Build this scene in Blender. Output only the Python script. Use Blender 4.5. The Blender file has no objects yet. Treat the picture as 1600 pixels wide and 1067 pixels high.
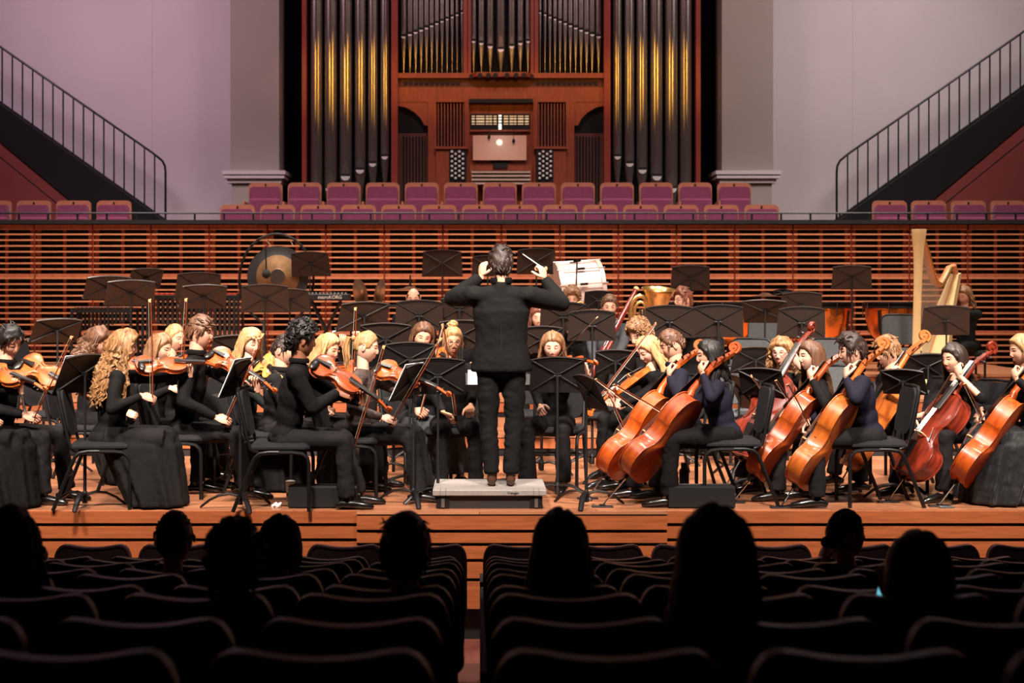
import bpy, math, random
from mathutils import Vector, Matrix, noise
random.seed(7)
V = Vector
SC = bpy.context.scene
COL = SC.collection
F = 2430.0          # focal length in pixels of the 1600 px wide photograph
ZC = 1.61           # lens height above the stage floor
VX, VY = 749.0, 450.0

# ---------------------------------------------------------------- camera, light, exposure
cam_d = bpy.data.cameras.new('camera'); cam = bpy.data.objects.new('camera', cam_d); COL.objects.link(cam)
cam.location = (0, 0, ZC); cam.rotation_euler = (math.pi/2, 0, 0)
cam_d.sensor_width = 36; cam_d.lens = F/1600*36
cam_d.shift_x = (800-VX)/1600; cam_d.shift_y = -(533.5-VY)/1600
cam_d.clip_start = .1; cam_d.clip_end = 100
cam_d.dof.use_dof = True; cam_d.dof.focus_distance = 11.8; cam_d.dof.aperture_fstop = 3.2
SC.camera = cam
SC.view_settings.view_transform = 'Standard'; SC.view_settings.look = 'None'
SC.view_settings.gamma = 1; SC.view_settings.use_curve_mapping = False
SC.view_settings.exposure = 0.0
w = bpy.data.worlds.new('hall_dark'); SC.world = w; w.use_nodes = True
w.node_tree.nodes['Background'].inputs[0].default_value = (.55, .4, .5, 1)
w.node_tree.nodes['Background'].inputs[1].default_value = .006

def area(name, loc, target, size, power, color, sy=None, spread=180):
    l = bpy.data.lights.new(name, 'AREA'); l.energy = power; l.color = color; l.size = size
    if sy: l.shape = 'RECTANGLE'; l.size_y = sy
    l.spread = math.radians(spread)
    o = bpy.data.objects.new(name, l); COL.objects.link(o); o.location = loc
    o.rotation_euler = (V(target)-V(loc)).to_track_quat('-Z', 'Y').to_euler(); return o
def spot(name, loc, target, power, color, ang, blend=.5, rad=.15):
    l = bpy.data.lights.new(name, 'SPOT'); l.energy = power; l.color = color
    l.spot_size = math.radians(ang); l.spot_blend = blend; l.shadow_soft_size = rad
    o = bpy.data.objects.new(name, l); COL.objects.link(o); o.location = loc
    o.rotation_euler = (V(target)-V(loc)).to_track_quat('-Z', 'Y').to_euler(); return o
WARM = (1, .87, .76)
for i, x in enumerate((-5.2, -1.8, 1.8, 5.4)):
    area('stage_light_front', (x, 6.6, 7.4), (x*.9, 13.2, .6), .8, 165, WARM, .8, 46)
    area('stage_light_top', (x, 13.6, 8.2), (x, 14.4, 0), 1.0, 135, WARM, 1.0, 84)
    area('stage_light_rear', (x, 17.8, 8.2), (x, 20.2, .8), 1.0, 150, WARM, 1.0, 80)
area('wall_wash_left', (-6.5, 20.0, 8.3), (-5.4, 25, 3.2), 1.6, 112, (1, .70, .88), 1.6, 120)
area('wall_wash_right', (6.9, 20.0, 8.3), (6.0, 25, 3.2), 1.6, 125, (1, .86, .84), 1.6, 120)
area('wall_wash_middle', (.3, 19.5, 8.6), (.3, 24.4, 4.0), 1.6, 62, (1, .68, .64), 1.2, 110)
for tx in (-2.45, -1.7, -.74, .34, 1.44, 2.4, 3.1):
    for lx in (-5.0, 5.7):
        spot('organ_lamp', (lx, 14.0, 6.1), (tx, 24.3, 4.82), 1000, (1, .50, .06), 7.6, 1, .04)
spot('console_lamp', (.33, 22.9, 4.3), (.33, 24.3, 3.7), 7, (1, .9, .8), 40, .8, .05)
def P(px, py, d):
    return V(((px-VX)*d/F, d, ZC-(py-VY)*d/F))
def X(px, d): return (px-VX)*d/F
def Z(py, d): return ZC-(py-VY)*d/F

# ---------------------------------------------------------------- materials
def lin(c):
    return tuple(((v/255)/12.92 if v/255 <= .04045 else ((v/255+.055)/1.055)**2.4) for v in c)
_m = {}
def mat(name, rgb, rough=.6, metal=0, var=.0, scale=8, bump=0, bscale=60, stretch=(1, 1, 1), rgb2=None, emit=0, coat=0, sheen=0, spec=.5, dist=.004):
    if name in _m: return _m[name]
    m = bpy.data.materials.new(name); m.use_nodes = True; nt = m.node_tree; b = nt.nodes['Principled BSDF']
    c = lin(rgb)
    b.inputs['Base Color'].default_value = (*c, 1); b.inputs['Roughness'].default_value = rough
    b.inputs['Metallic'].default_value = metal; b.inputs['Coat Weight'].default_value = coat
    b.inputs['Sheen Weight'].default_value = sheen; b.inputs['Specular IOR Level'].default_value = spec
    tc = None
    if var or rgb2 or bump:
        tc = nt.nodes.new('ShaderNodeTexCoord'); mp = nt.nodes.new('ShaderNodeMapping')
        nt.links.new(tc.outputs['Object'], mp.inputs[0]); mp.inputs['Scale'].default_value = stretch
    if var or rgb2:
        n = nt.nodes.new('ShaderNodeTexNoise'); n.inputs['Scale'].default_value = scale; n.inputs['Detail'].default_value = 5
        nt.links.new(mp.outputs[0], n.inputs[0])
        r = nt.nodes.new('ShaderNodeValToRGB'); r.color_ramp.elements[0].position = .32; r.color_ramp.elements[1].position = .68
        c2 = lin(rgb2) if rgb2 else tuple(v*(1-var) for v in c)
        r.color_ramp.elements[0].color = (*c2, 1); r.color_ramp.elements[1].color = (*c, 1)
        nt.links.new(n.outputs['Fac'], r.inputs[0]); nt.links.new(r.outputs[0], b.inputs['Base Color'])
    if bump:
        n2 = nt.nodes.new('ShaderNodeTexNoise'); n2.inputs['Scale'].default_value = bscale; n2.inputs['Detail'].default_value = 3
        nt.links.new(mp.outputs[0], n2.inputs[0])
        bp = nt.nodes.new('ShaderNodeBump'); bp.inputs['Strength'].default_value = bump; bp.inputs['Distance'].default_value = dist
        nt.links.new(n2.outputs['Fac'], bp.inputs['Height']); nt.links.new(bp.outputs[0], b.inputs['Normal'])
    if emit:
        b.inputs['Emission Color'].default_value = (*c, 1); b.inputs['Emission Strength'].default_value = emit
    _m[name] = m
    return m
def cloth(name, rgb, wr=12, rough=.8, bump=1.0, dist=.012):
    return mat(name, rgb, rough, bump=bump, bscale=wr, stretch=(1, 1, .55), var=.25, scale=5, spec=.12, dist=dist)

# ---------------------------------------------------------------- mesh builder
class MB:
    def __init__(s): s.v = []; s.f = []; s.m = []
    def add(s, vs, fs, mi=0):
        o = len(s.v); s.v += [tuple(v) for v in vs]; s.f += [tuple(i+o for i in f) for f in fs]; s.m += [mi]*len(fs); return s
    def box(s, a, b, mi=0):
        x0, y0, z0 = a; x1, y1, z1 = b
        vs = [(x0,y0,z0),(x1,y0,z0),(x1,y1,z0),(x0,y1,z0),(x0,y0,z1),(x1,y0,z1),(x1,y1,z1),(x0,y1,z1)]
        return s.add(vs, [(3,2,1,0),(4,5,6,7),(0,1,5,4),(1,2,6,5),(2,3,7,6),(3,0,4,7)], mi)
    def cbox(s, c, sz, mi=0, M=None):
        hx, hy, hz = sz[0]/2, sz[1]/2, sz[2]/2
        vs = [V((x,y,z)) for z in (-hz,hz) for x, y in ((-hx,-hy),(hx,-hy),(hx,hy),(-hx,hy))]
        if M is not None: vs = [M @ v for v in vs]
        vs = [v+V(c) for v in vs]
        return s.add(vs, [(3,2,1,0),(4,5,6,7),(0,1,5,4),(1,2,6,5),(2,3,7,6),(3,0,4,7)], mi)
    def rbox(s, c, sz, r=.01, mi=0, M=None):
        # box with chamfered edges (rounded look)
        hx, hy, hz = sz[0]/2, sz[1]/2, sz[2]/2; r = min(r, hx*.9, hy*.9, hz*.9)
        vs = []; 
        for z, k in ((-hz, r), (-hz+r, 0), (hz-r, 0), (hz, r)):
            ax, ay = hx-k, hy-k; q = r if k == 0 else r*.6
            ring = [(-ax+q,-ay),(ax-q,-ay),(ax,-ay+q),(ax,ay-q),(ax-q,ay),(-ax+q,ay),(-ax,ay-q),(-ax,-ay+q)]
            vs += [V((x,y,z)) for x, y in ring]
        if M is not None: vs = [M @ v for v in vs]
        vs = [v+V(c) for v in vs]
        fs = [tuple(range(7,-1,-1)), tuple(range(24,32))]
        for k in range(3):
            for i in range(8): j = (i+1) % 8; fs.append((k*8+i, k*8+j, k*8+8+j, k*8+8+i))
        return s.add(vs, fs, mi)
    def tube(s, pts, rad, n=8, mi=0, cap=True, flat=1.0, up=None):
        pts = [V(p) for p in pts]
        if not hasattr(rad, '__len__'): rad = [rad]*len(pts)
        rings = []; ref = V(up) if up else None
        for i, p in enumerate(pts):
            t = (pts[min(i+1, len(pts)-1)]-pts[max(i-1, 0)])
            if t.length < 1e-9: t = V((0, 0, 1))
            t.normalize()
            if ref is None: ref = V((0, 0, 1)) if abs(t.z) < .9 else V((1, 0, 0))
            u = t.cross(ref)
            if u.length < 1e-6: u = t.cross(V((.3, .8, .5)))
            u.normalize(); w_ = u.cross(t).normalized()
            if not up: ref = w_
            rings += [p+u*(math.cos(2*math.pi*k/n)*rad[i])+w_*(math.sin(2*math.pi*k/n)*rad[i]*flat) for k in range(n)]
        fs = []
        for i in range(len(pts)-1):
            for k in range(n):
                j = (k+1) % n; fs.append((i*n+k, i*n+j, i*n+n+j, i*n+n+k))
        if cap:
            fs.append(tuple(range(n-1, -1, -1))); b = (len(pts)-1)*n; fs.append(tuple(b+k for k in range(n)))
        return s.add(rings, fs, mi)
    def lathe(s, prof, n=16, c=(0,0,0), M=None, mi=0):
        vs = []; 
        for r, z in prof:
            for k in range(n):
                a = 2*math.pi*k/n; vs.append(V((r*math.cos(a), r*math.sin(a), z)))
        if M is not None: vs = [M @ v for v in vs]
        vs = [v+V(c) for v in vs]; fs = []
        for i in range(len(prof)-1):
            for k in range(n):
                j = (k+1) % n; fs.append((i*n+k, i*n+j, i*n+n+j, i*n+n+k))
        if prof[0][0] > 1e-6: fs.append(tuple(range(n-1,-1,-1)))
        if prof[-1][0] > 1e-6: b = (len(prof)-1)*n; fs.append(tuple(b+k for k in range(n)))
        return s.add(vs, fs, mi)
    def ell(s, c, r, n=12, m=8, mi=0, M=None):
        prof = []
        vs = []
        for i in range(m+1):
            t = math.pi*i/m
            for k in range(n):
                a = 2*math.pi*k/n
                vs.append(V((r[0]*math.sin(t)*math.cos(a), r[1]*math.sin(t)*math.sin(a), -r[2]*math.cos(t))))
        if M is not None: vs = [M @ v for v in vs]
        vs = [v+V(c) for v in vs]; fs = []
        for i in range(m):
            for k in range(n):
                j = (k+1) % n; fs.append((i*n+k, i*n+j, i*n+n+j, i*n+n+k))
        return s.add(vs, fs, mi)
    def prism(s, poly, a, b, axis='y', mi=0):
        n = len(poly)
        def q(u, v, w_): return {'y': (u, w_, v), 'x': (w_, u, v), 'z': (u, v, w_)}[axis]
        vs = [q(u, v, a) for u, v in poly]+[q(u, v, b) for u, v in poly]
        fs = [tuple(range(n)), tuple(range(2*n-1, n-1, -1))]+[(i, n+i, n+(i+1) % n, (i+1) % n) for i in range(n)]
        return s.add(vs, fs, mi)
    def xf(s, M):
        s.v = [tuple(M @ V(v)) for v in s.v]; return s
    def mesh(s, name, mats, smooth=None):
        me = bpy.data.meshes.new(name); me.from_pydata(s.v, [], s.f)
        for m in mats: me.materials.append(m)
        if len(mats) > 1: me.polygons.foreach_set('material_index', s.m)
        fix(me)
        if smooth:
            me.polygons.foreach_set('use_smooth', [True]*len(me.polygons))
            me.set_sharp_from_angle(angle=math.radians(smooth))
        return me
import bmesh
def fix(me):
    bm = bmesh.new(); bm.from_mesh(me)
    bmesh.ops.remove_doubles(bm, verts=bm.verts, dist=1e-6)
    bmesh.ops.recalc_face_normals(bm, faces=bm.faces); bm.to_mesh(me); bm.free()
def obj(name, mb, m, parent=None, smooth=40, loc=None):
    ms = m if isinstance(m, (list, tuple)) else [m]
    me = mb.mesh(name, ms, smooth) if isinstance(mb, MB) else mb
    o = bpy.data.objects.new(name, me); COL.objects.link(o)
    if parent is not None: o.parent = parent
    if loc is not None: o.location = loc
    return o
def inst(name, me, parent=None, loc=(0,0,0), rot=None):
    o = bpy.data.objects.new(name, me); COL.objects.link(o); o.parent = parent; o.location = loc
    if rot: o.rotation_euler = rot
    return o
def tag(o, label, cat, group=None, kind=None):
    if label: o['label'] = label
    if cat: o['category'] = cat
    if group: o['group'] = group
    if kind: o['kind'] = kind
    return o
def thing(name, label, cat, loc=(0,0,0), rz=0, group=None):
    o = bpy.data.objects.new(name, None); COL.objects.link(o); o.location = loc; o.rotation_euler = (0, 0, rz)
    o.empty_display_size = .05
    return tag(o, label, cat, group)
def struct(o): o['kind'] = 'structure'; return o
def copy_tree(o, parent=None):
    c = o.copy(); COL.objects.link(c); c.parent = parent
    for ch in list(o.children): copy_tree(ch, c)
    return c
def recolor(root, old, new):
    for o in [root]+list(root.children_recursive):
        if o.type == 'MESH':
            for i, sl in enumerate(o.material_slots):
                if sl.material and sl.material.name == old.name:
                    sl.link = 'OBJECT'; sl.material = new
def ordinal(n): return ['first','second','third','fourth','fifth','sixth','seventh','eighth','ninth','tenth','eleventh','twelfth','thirteenth','fourteenth','fifteenth','sixteenth'][n]
def arc(cx, cz, r, a0, a1, n):
    return [(cx+r*math.cos(math.radians(a0+(a1-a0)*i/n)), cz+r*math.sin(math.radians(a0+(a1-a0)*i/n))) for i in range(n+1)]
def rrect(x0, z0, x1, z1, r, n=4):
    return arc(x1-r, z0+r, r, -90, 0, n)+arc(x1-r, z1-r, r, 0, 90, n)+arc(x0+r, z1-r, r, 90, 180, n)+arc(x0+r, z0+r, r, 180, 270, n)

M_black = mat('black_metal', (22, 21, 22), .45, .3)
M_blackp = mat('black_paint', (14, 13, 14), .6)
M_chrome = mat('chrome', (205, 205, 205), .18, 1)
M_stagefloor = mat('oiled_stage_boards', (196, 132, 96), .34, var=.3, scale=3, stretch=(.6, 9, 1), bump=.15, bscale=40, coat=.15)
def plank_floor():
    m = M_stagefloor; nt = m.node_tree; b = nt.nodes['Principled BSDF']
    tc = [n for n in nt.nodes if n.type == 'TEX_COORD'][0]; old = b.inputs['Base Color'].links[0].from_socket
    br = nt.nodes.new('ShaderNodeTexBrick'); br.inputs['Scale'].default_value = 1; br.inputs['Brick Width'].default_value = 1.7; br.inputs['Row Height'].default_value = .085
    br.inputs['Mortar Size'].default_value = .003; br.inputs['Color1'].default_value = (.80, .74, .70, 1); br.inputs['Color2'].default_value = (1.12, 1.12, 1.1, 1); br.inputs['Mortar'].default_value = (.35, .3, .3, 1)
    nt.links.new(tc.outputs['Object'], br.inputs[0]); mx = nt.nodes.new('ShaderNodeMixRGB'); mx.blend_type = 'MULTIPLY'; mx.inputs[0].default_value = 1
    nt.links.new(old, mx.inputs[1]); nt.links.new(br.outputs[0], mx.inputs[2]); nt.links.new(mx.outputs[0], b.inputs['Base Color'])
plank_floor()
M_cedar = mat('cedar_slats', (206, 132, 92), .5, var=.25, scale=5, stretch=(1, 8, 8))
M_cedar2 = mat('cedar_frame', (180, 100, 66), .55, var=.3, scale=6, stretch=(3, 8, 1))
M_stagewood = mat('stage_front_wood', (176, 96, 54), .45, var=.3, scale=4, stretch=(1, 6, 12))
M_organwood = mat('organ_wood', (150, 66, 34), .5, var=.3, scale=5, stretch=(6, 6, 1), coat=.1)
M_redpost = mat('organ_red_wood', (140, 48, 30), .5, var=.2, scale=4, stretch=(8, 8, 1))
M_pipe = mat('organ_pipe_metal', (160, 148, 142), .27, .86, bump=.12, bscale=10, stretch=(1, 1, .6), dist=.008)
M_mauve = mat('painted_plaster', (206, 196, 198), .9, var=.05, scale=1.2)
M_grey = mat('column_plaster', (158, 148, 142), .9, var=.05, scale=1.5)
M_plum = mat('plum_upholstery', (118, 42, 78), .9, var=.2, scale=14, bump=.3, bscale=90, sheen=.3)
M_shell = mat('beech_seat_shell', (166, 100, 78), .45, var=.2, scale=8, stretch=(1, 1, 6))
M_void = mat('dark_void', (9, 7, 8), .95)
# ================================================================ SETTING
D_LIP, D_A, D_B, D_C, D_W = 11.27, 14.87, 16.84, 18.9, 21.5
ZA, ZB, ZCC = .21, .405, .56
HW = 9.2
struct(obj('floor', MB().box((-HW, D_LIP, -.06), (HW, D_W+.6, 0)), M_stagefloor, smooth=None))
def riser(name, x0, x1, y0, y1, z0, z1):
    r = struct(obj(name, MB().box((x0, y0+.03, z0), (x1, y1, z1-.03)), M_blackp, smooth=None))
    obj('deck', MB().box((x0, y0, z1-.03), (x1, y1, z1)), M_stagefloor, r, None)
    n = int((x1-x0)/2.0)
    for i in range(n):
        a = x0+(x1-x0)*i/n
        obj('fascia_board', MB().box((a+.006, y0+.01, z0+.075), (a+(x1-x0)/n-.006, y0+.032, z1-.04)), M_stagewood, r, None)
riser('stage_riser', -7.6, 7.9, D_A, D_B+.05, 0, ZA)
riser('stage_riser', -7.2, 7.6, D_B, D_C+.05, ZA-.02, ZB)
riser('stage_riser', -6.9, 7.0, D_C, D_W-.05, ZB-.02, ZCC)
# stage front made of long boards with black shadow gaps
sf = struct(obj('wall_stage_front', MB().box((-HW, D_LIP+.03, -1.4), (HW, D_LIP+.4, -.06)), M_blackp, smooth=None))
for (xa, xb, dy, bands) in ((-HW, X(557, 11.2), -.02, ((-.005, -.09), (-.115, -.2), (-.225, -.34), (-.365, -.48), (-.505, -.7))),
                        (X(557, 11.2), X(1043, 11.2), -.07, ((-.02, -.13), (-.155, -.225), (-.25, -.34), (-.365, -.48), (-.505, -.7))),
                        (X(1043, 11.2), HW, -.02, ((-.005, -.09), (-.115, -.2), (-.225, -.34), (-.365, -.48), (-.505, -.7)))):
    nn = max(1, round((xb-xa)/2.4))
    for za, zb in bands:
        for i in range(nn):
            a = xa+(xb-xa)*i/nn; b = xa+(xb-xa)*(i+1)/nn
            obj('board', MB().box((a+.002, D_LIP+dy, zb), (b-.002, D_LIP+.05, za)), M_stagewood, sf, None)
obj('stage_lip', MB().box((X(557, 11.2), D_LIP-.07, -.03), (X(1043, 11.2), D_LIP+.01, -.001)), M_stagefloor, sf, None)
# stalls floor, sloping towards the stage
def rake(y): return max(.75-.87-.118*(y-3.22)/.734*.97+.0, -.94)
mb = MB(); ys = [-1.5, 0, 1, 2, 3, 4, 5, 6, 7, 8, 9, 9.9, D_LIP+.05]
for i in range(len(ys)-1):
    a, b = ys[i], ys[i+1]
    mb.add([(-HW, a, rake(a)), (HW, a, rake(a)), (HW, b, rake(b)), (-HW, b, rake(b))], [(0, 1, 2, 3)])
struct(obj('floor_stalls', mb, mat('stalls_floor_boards', (120, 60, 48), .6, var=.2, scale=4, stretch=(8, 1, 1)), smooth=None))
# hall walls and ceiling
struct(obj('wall_rear', MB().box((-HW, 25.0, 0), (HW, 25.3, 10)), M_mauve, smooth=None))
struct(obj('wall_left', MB().box((-HW-.3, -1.5, -1.5), (-HW, 25.3, 10)), mat('side_plaster', (70, 60, 64), .9), smooth=None))
struct(obj('wall_right', MB().box((HW, -1.5, -1.5), (HW+.3, 25.3, 10)), mat('side_plaster', (70, 60, 64), .9), smooth=None))
struct(obj('ceiling', MB().box((-HW-.3, -1.5, 9.6), (HW+.3, 25.3, 9.9)), mat('ceiling_dark', (40, 34, 36), .9), smooth=None))
# columns beside the organ, on a moulded ledge and a pedestal
def column(px0, px1, n):
    d = 24.2; x0, x1 = X(px0, d), X(px1, d)
    c = struct(obj('column', MB().box((x0, d, Z(272, d)), (x1, 25.05, 9.6)), M_grey, smooth=None))
    x0b, x1b = x0+.02, x1-.02
    obj('pedestal', MB().box((x0b, d+.01, 1.6), (x1b, 25.05, Z(284, d))), M_grey, c, None)
    mb = MB()
    for (k, za, zb) in ((.11, 267, 273), (.09, 273, 279), (.04, 279, 286)):
        mb.box((x0-k, d-k, Z(zb, d)), (x1+k, 25.04, Z(za, d)))
    obj('ledge_moulding', mb, M_mauve, c, None)
column(360, 436, 0); column(1128, 1208, 1)
# shallow pilaster strips on the plaster
struct(obj('trim_1', MB().box((X(218, 25), 24.992, 2.2), (X(238, 25), 25.01, 9.6)), M_mauve, smooth=None))
struct(obj('trim_2', MB().box((X(1332, 25), 24.992, 2.2), (X(1346, 25), 25.01, 9.6)), M_mauve, smooth=None))
# dark recess behind the organ
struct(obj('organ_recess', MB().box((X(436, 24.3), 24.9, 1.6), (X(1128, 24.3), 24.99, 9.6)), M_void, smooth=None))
# choir gallery floors
gal = struct(obj('gallery_floor', MB().box((-HW, D_W+.41, 1.75), (HW, 25.0, 1.94)), mat('gallery_boards', (90, 50, 40), .6), smooth=None))
obj('step', MB().box((X(385, 23), 22.6, 1.94), (X(1180, 23), 24.1, 2.30)), mat('gallery_boards', (90, 50, 40), .6), gal, None)
for a_, b_ in ((-HW, X(240, 22.3)), (X(1350, 22.3), HW)): obj('step', MB().box((a_, 21.95, 1.94), (b_, 22.6, 2.0)), mat('gallery_boards', (90, 50, 40), .6), gal, None)

# ---------------------------------------------------------------- slatted rear wall of the stage
lines = [54-91*4, 54-91*3, 54-91*2, 54-91, 54, 145, 236, 327, 418, 509, 600.5, 692, 783.5, 875, 966, 1057, 1148, 1239, 1330, 1421, 1512, 1603, 1694, 1785]
ztop, zbot = Z(350, D_W), .12
slat_me = {}
def slat_panel(x0, x1, parent):
    w_ = x1-x0-.022; cx = (x0+x1)/2
    key = round(w_, 2)
    if key not in slat_me:
        a = MB().box((-w_/2, 0, -.011), (w_/2, .05, .011)).mesh('slat', [M_cedar])
        b = MB().box((-w_/2, .012, -.035), (w_/2, .05, .035)).mesh('rail', [M_cedar2])
        c = MB().box((-.028, .052, 0), (.028, .08, ztop-zbot-.04)).mesh('stile', [M_cedar2])
        e = MB().box((-w_/2, -.01, -.035), (w_/2, .05, .035)).mesh('top_rail', [M_cedar2])
        slat_me[key] = (a, b, c, e)
    a, b, c, e = slat_me[key]
    p = obj('slat_panel', MB().box((cx-w_/2, D_W+.3, zbot), (cx+w_/2, D_W+.31, ztop)), mat('slat_backing', (30, 14, 12), .8), parent, None)
    inst('top_rail', e, p, (cx, D_W, ztop-.045))
    k = 0
    for i in range(27):
        py = 366+9.07*i+ (0 if i < 7 else 5.2)+(0 if i < 16 else 5.2)
        z = Z(py, D_W)
        if z < zbot+.03: break
        inst('slat', a, p, (cx, D_W-.002, z))
    for py in (431.5, 520.5): inst('rail', b, p, (cx, D_W, Z(py, D_W)))
    for xx in (x0+.045, x1-.045): inst('stile', c, p, (xx, D_W, zbot))
    inst('stile', c, p, (cx, D_W, zbot)).scale = (.75, 1, 1)
for nm, i0, i1 in (('wall_back_left', 0, 9), ('wall_back', 9, 15), ('wall_back_right', 15, len(lines)-1)):
    xa, xb = X(lines[i0], D_W), X(lines[i1], D_W)
    if nm == 'wall_back_left': xa = -HW
    if nm == 'wall_back_right': xb = HW
    wl = struct(obj(nm, MB().box((xa, D_W+.32, 0), (xb, D_W+.40, ztop)), M_void, smooth=None))
    obj('cap', MB().box((xa, D_W-.06, ztop), (xb, D_W+.42, ztop+.055)), M_blackp, wl, None)
    for i in range(i0, i1):
        slat_panel(X(lines[i], D_W), X(lines[i+1], D_W), wl)
    for i in range(i0, i1+1):
        if i == i1 and nm != 'wall_back_right': continue
        x = X(lines[i], D_W); obj('joint_strip', MB().box((x-.008, D_W+.03, zbot), (x+.008, D_W+.09, ztop)), M_redpost, wl, None)
# gallery rail
rail = thing('gallery_rail', 'long thin black handrail on short posts above the slatted wall', 'railing')
zr = Z(333, 21.75)
obj('handrail', MB().tube([(-HW+.02, 21.75, zr), (HW-.02, 21.75, zr)], .014, 6), M_black, rail)
x = -HW+.3; post_me = MB().box((-.012, -.012, 0), (.012, .012, zr-ztop-.05)).mesh('post', [M_black])
while x < HW: inst('post', post_me, rail, (x, 21.75, ztop+.05)); x += .41

# ---------------------------------------------------------------- gallery seats (upholstered front towards the stage)
def gallery_seat_proto():
    t = thing('gallery_chair', 'x', 'seat', (0, 0, 0), 0, 'plum seats in the choir gallery')
    W, H = .50, .86
    obj('backrest_shell', MB().prism(rrect(-W/2, .38, W/2, H, .07), .0, .035, 'y'), M_shell, t, 50)
    mb = MB(); mb.prism(rrect(-W/2+.022, .36, W/2-.022, H-.065, .05), -.045, 0, 'y')
    mb.prism(rrect(-W/2+.04, .36, W/2-.04, H-.085, .05), -.06, -.044, 'y')
    obj('backrest_cushion', mb, M_plum, t, 50)
    obj('number_disc', MB().lathe([(.014, 0), (.014, .012)], 12, (0, -.002, H-.033), Matrix.Rotation(math.pi/2, 3, 'X')), mat('brass_disc', (70, 60, 50), .3, .8), t)
    mb = MB(); mb.rbox((0, -.10, .42), (W-.04, .09, .40), .03, M=None)
    obj('seat_cushion', mb, M_plum, t)
    obj('pedestal', MB().box((-.03, -.05, 0), (.03, .02, .4)), M_shell, t)
    mb = MB(); mb.box((-W/2-.035, -.36, .28), (-W/2-.005, .01, .56)); obj('armrest', mb, M_shell, t, None)
    return t
gs = gallery_seat_proto()
first = True
def place_gs(px, pytop, d, zfl, label):
    global first
    o = gs if first else copy_tree(gs); first = False
    o.location = (X(px, d), d, zfl); o['label'] = label
for i in range(14):
    px = 371+63*i; place_gs(px, 318+min(i, 2)*.6, 22.4, 1.95, 'plum gallery seat in the front row before the organ, %s from the left' % ordinal(i))
for i in range(13):
    px = 415+61*i; place_gs(px, 284+min(i, 2)*.7, 23.0, 2.31, 'plum gallery seat in the raised back row before the organ, %s from the left' % ordinal(i))
for i, px in enumerate((-9, 53, 115, 178)): place_gs(px, 312, 22.4, 2.01, 'plum gallery seat beneath the left staircase, %s from the left' % ordinal(i))
for i, px in enumerate((1390, 1451, 1513, 1575, 1637)): place_gs(px, 316, 22.4, 2.01, 'plum gallery seat beneath the right staircase, %s from the left' % ordinal(i))

# ---------------------------------------------------------------- staircases
M_rust = mat('rust_red_wall_panel', (126, 52, 46), .8, var=.1, scale=2)
def stair(side):
    d = 24.3
    def q(px): return X(px, d) if side < 0 else X(1566-px, d)   # mirrored about the organ's axis
    t = thing('staircase', ('black staircase with thin balusters rising to the left edge' if side < 0 else 'black staircase with thin balusters rising to the right edge'), 'staircase')
    a = (-70, 116); b = (258, 352)
    def zz(px, py): return Z(py, d)
    poly = [(q(-120), zz(0, 128)), (q(258), zz(0, 343)), (q(258), zz(0, 372)), (q(205), zz(0, 372)), (q(-120), zz(0, 130+12))]
    top = lambda px: 163+(343-163)*px/252.0
    bot = lambda px: 216+(343-216)*px/160.0
    poly = [(q(-130), Z(top(-130), d)), (q(252), Z(343, d)), (q(262), Z(372, d)), (q(180), Z(372, d)), (q(-130), Z(bot(-130), d))]
    obj('stringer', MB().prism(poly, d, d+.14, 'y'), M_void, t, None)
    obj('stringer', MB().prism(poly, d+.5, d+.6, 'y'), M_blackp, t, None)
    mb = MB()
    n = 19
    for i in range(n):
        px = 240-i*19.0; z = Z(top(px), d)-.06
        mb2 = MB().box((min(q(px), q(px-22)), d+.13, z-.05), (max(q(px), q(px-22)), d+.51, z))
        obj('tread', mb2, M_blackp, t, None)
    hr = lambda px: 73+(238-73)*px/237.0
    pts = [P(0, 0, d)]
    pts = []
    for px, py in ((-130, hr(-130)), (237, hr(237)), (246, 245), (253, 251), (257, 259), (258, 268), (258, 352)):
        pts.append((q(px), d+.03, Z(py, d)))
    obj('handrail', MB().tube(pts, .018, 8), M_black, t)
    i = 0
    px = 241.0
    while px > -130:
        x = q(px); z1 = Z(hr(px), d); z0 = Z(top(px), d)-.03
        obj('baluster', MB().box((x-.01, d+.02, z0), (x+.01, d+.04, z1)), M_black, t, None); px -= 15.9
    # rust panel under the stairs
    pl = [(q(-130), Z(bot(-130), d)), (q(160), Z(343, d)), (q(160), 1.94), (q(-130), 1.94)]
    pa = struct(obj('stair_side_wall', MB().prism(pl, d+.03, d+.08, 'y'), M_rust, smooth=None))
    e0, e1 = (q(-60), Z(196, d)), (q(90), Z(318, d))
    obj('joint', MB().prism([(e0[0], e0[1]), (e1[0], e1[1]), (e1[0], e1[1]-.012), (e0[0], e0[1]-.012)], d+.02, d+.034, 'y'), M_blackp, pa, None)
stair(-1); stair(1)

# ---------------------------------------------------------------- pipe organ
D_O = 24.3
org = thing('pipe_organ', 'tall pipe organ with metal pipes, wooden case and console behind the gallery', 'organ', (X(783, D_O), D_O, 1.7))
OX, OZ = X(783, D_O), 1.7
def ox(px): return X(px, D_O)-OX
def oz(py): return Z(py, D_O)-OZ
ZT = 7.2-OZ+1.0
def part(name, mb, m=M_organwood, sm=None, parent=None): return obj(name, mb, m, parent or org, sm)
for a, b in ((473, 480), (612, 622), (943, 953), (1086, 1093)):
    part('case_post', MB().box((ox(a), -.12, 0), (ox(b), .1, ZT)), M_redpost)
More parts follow.
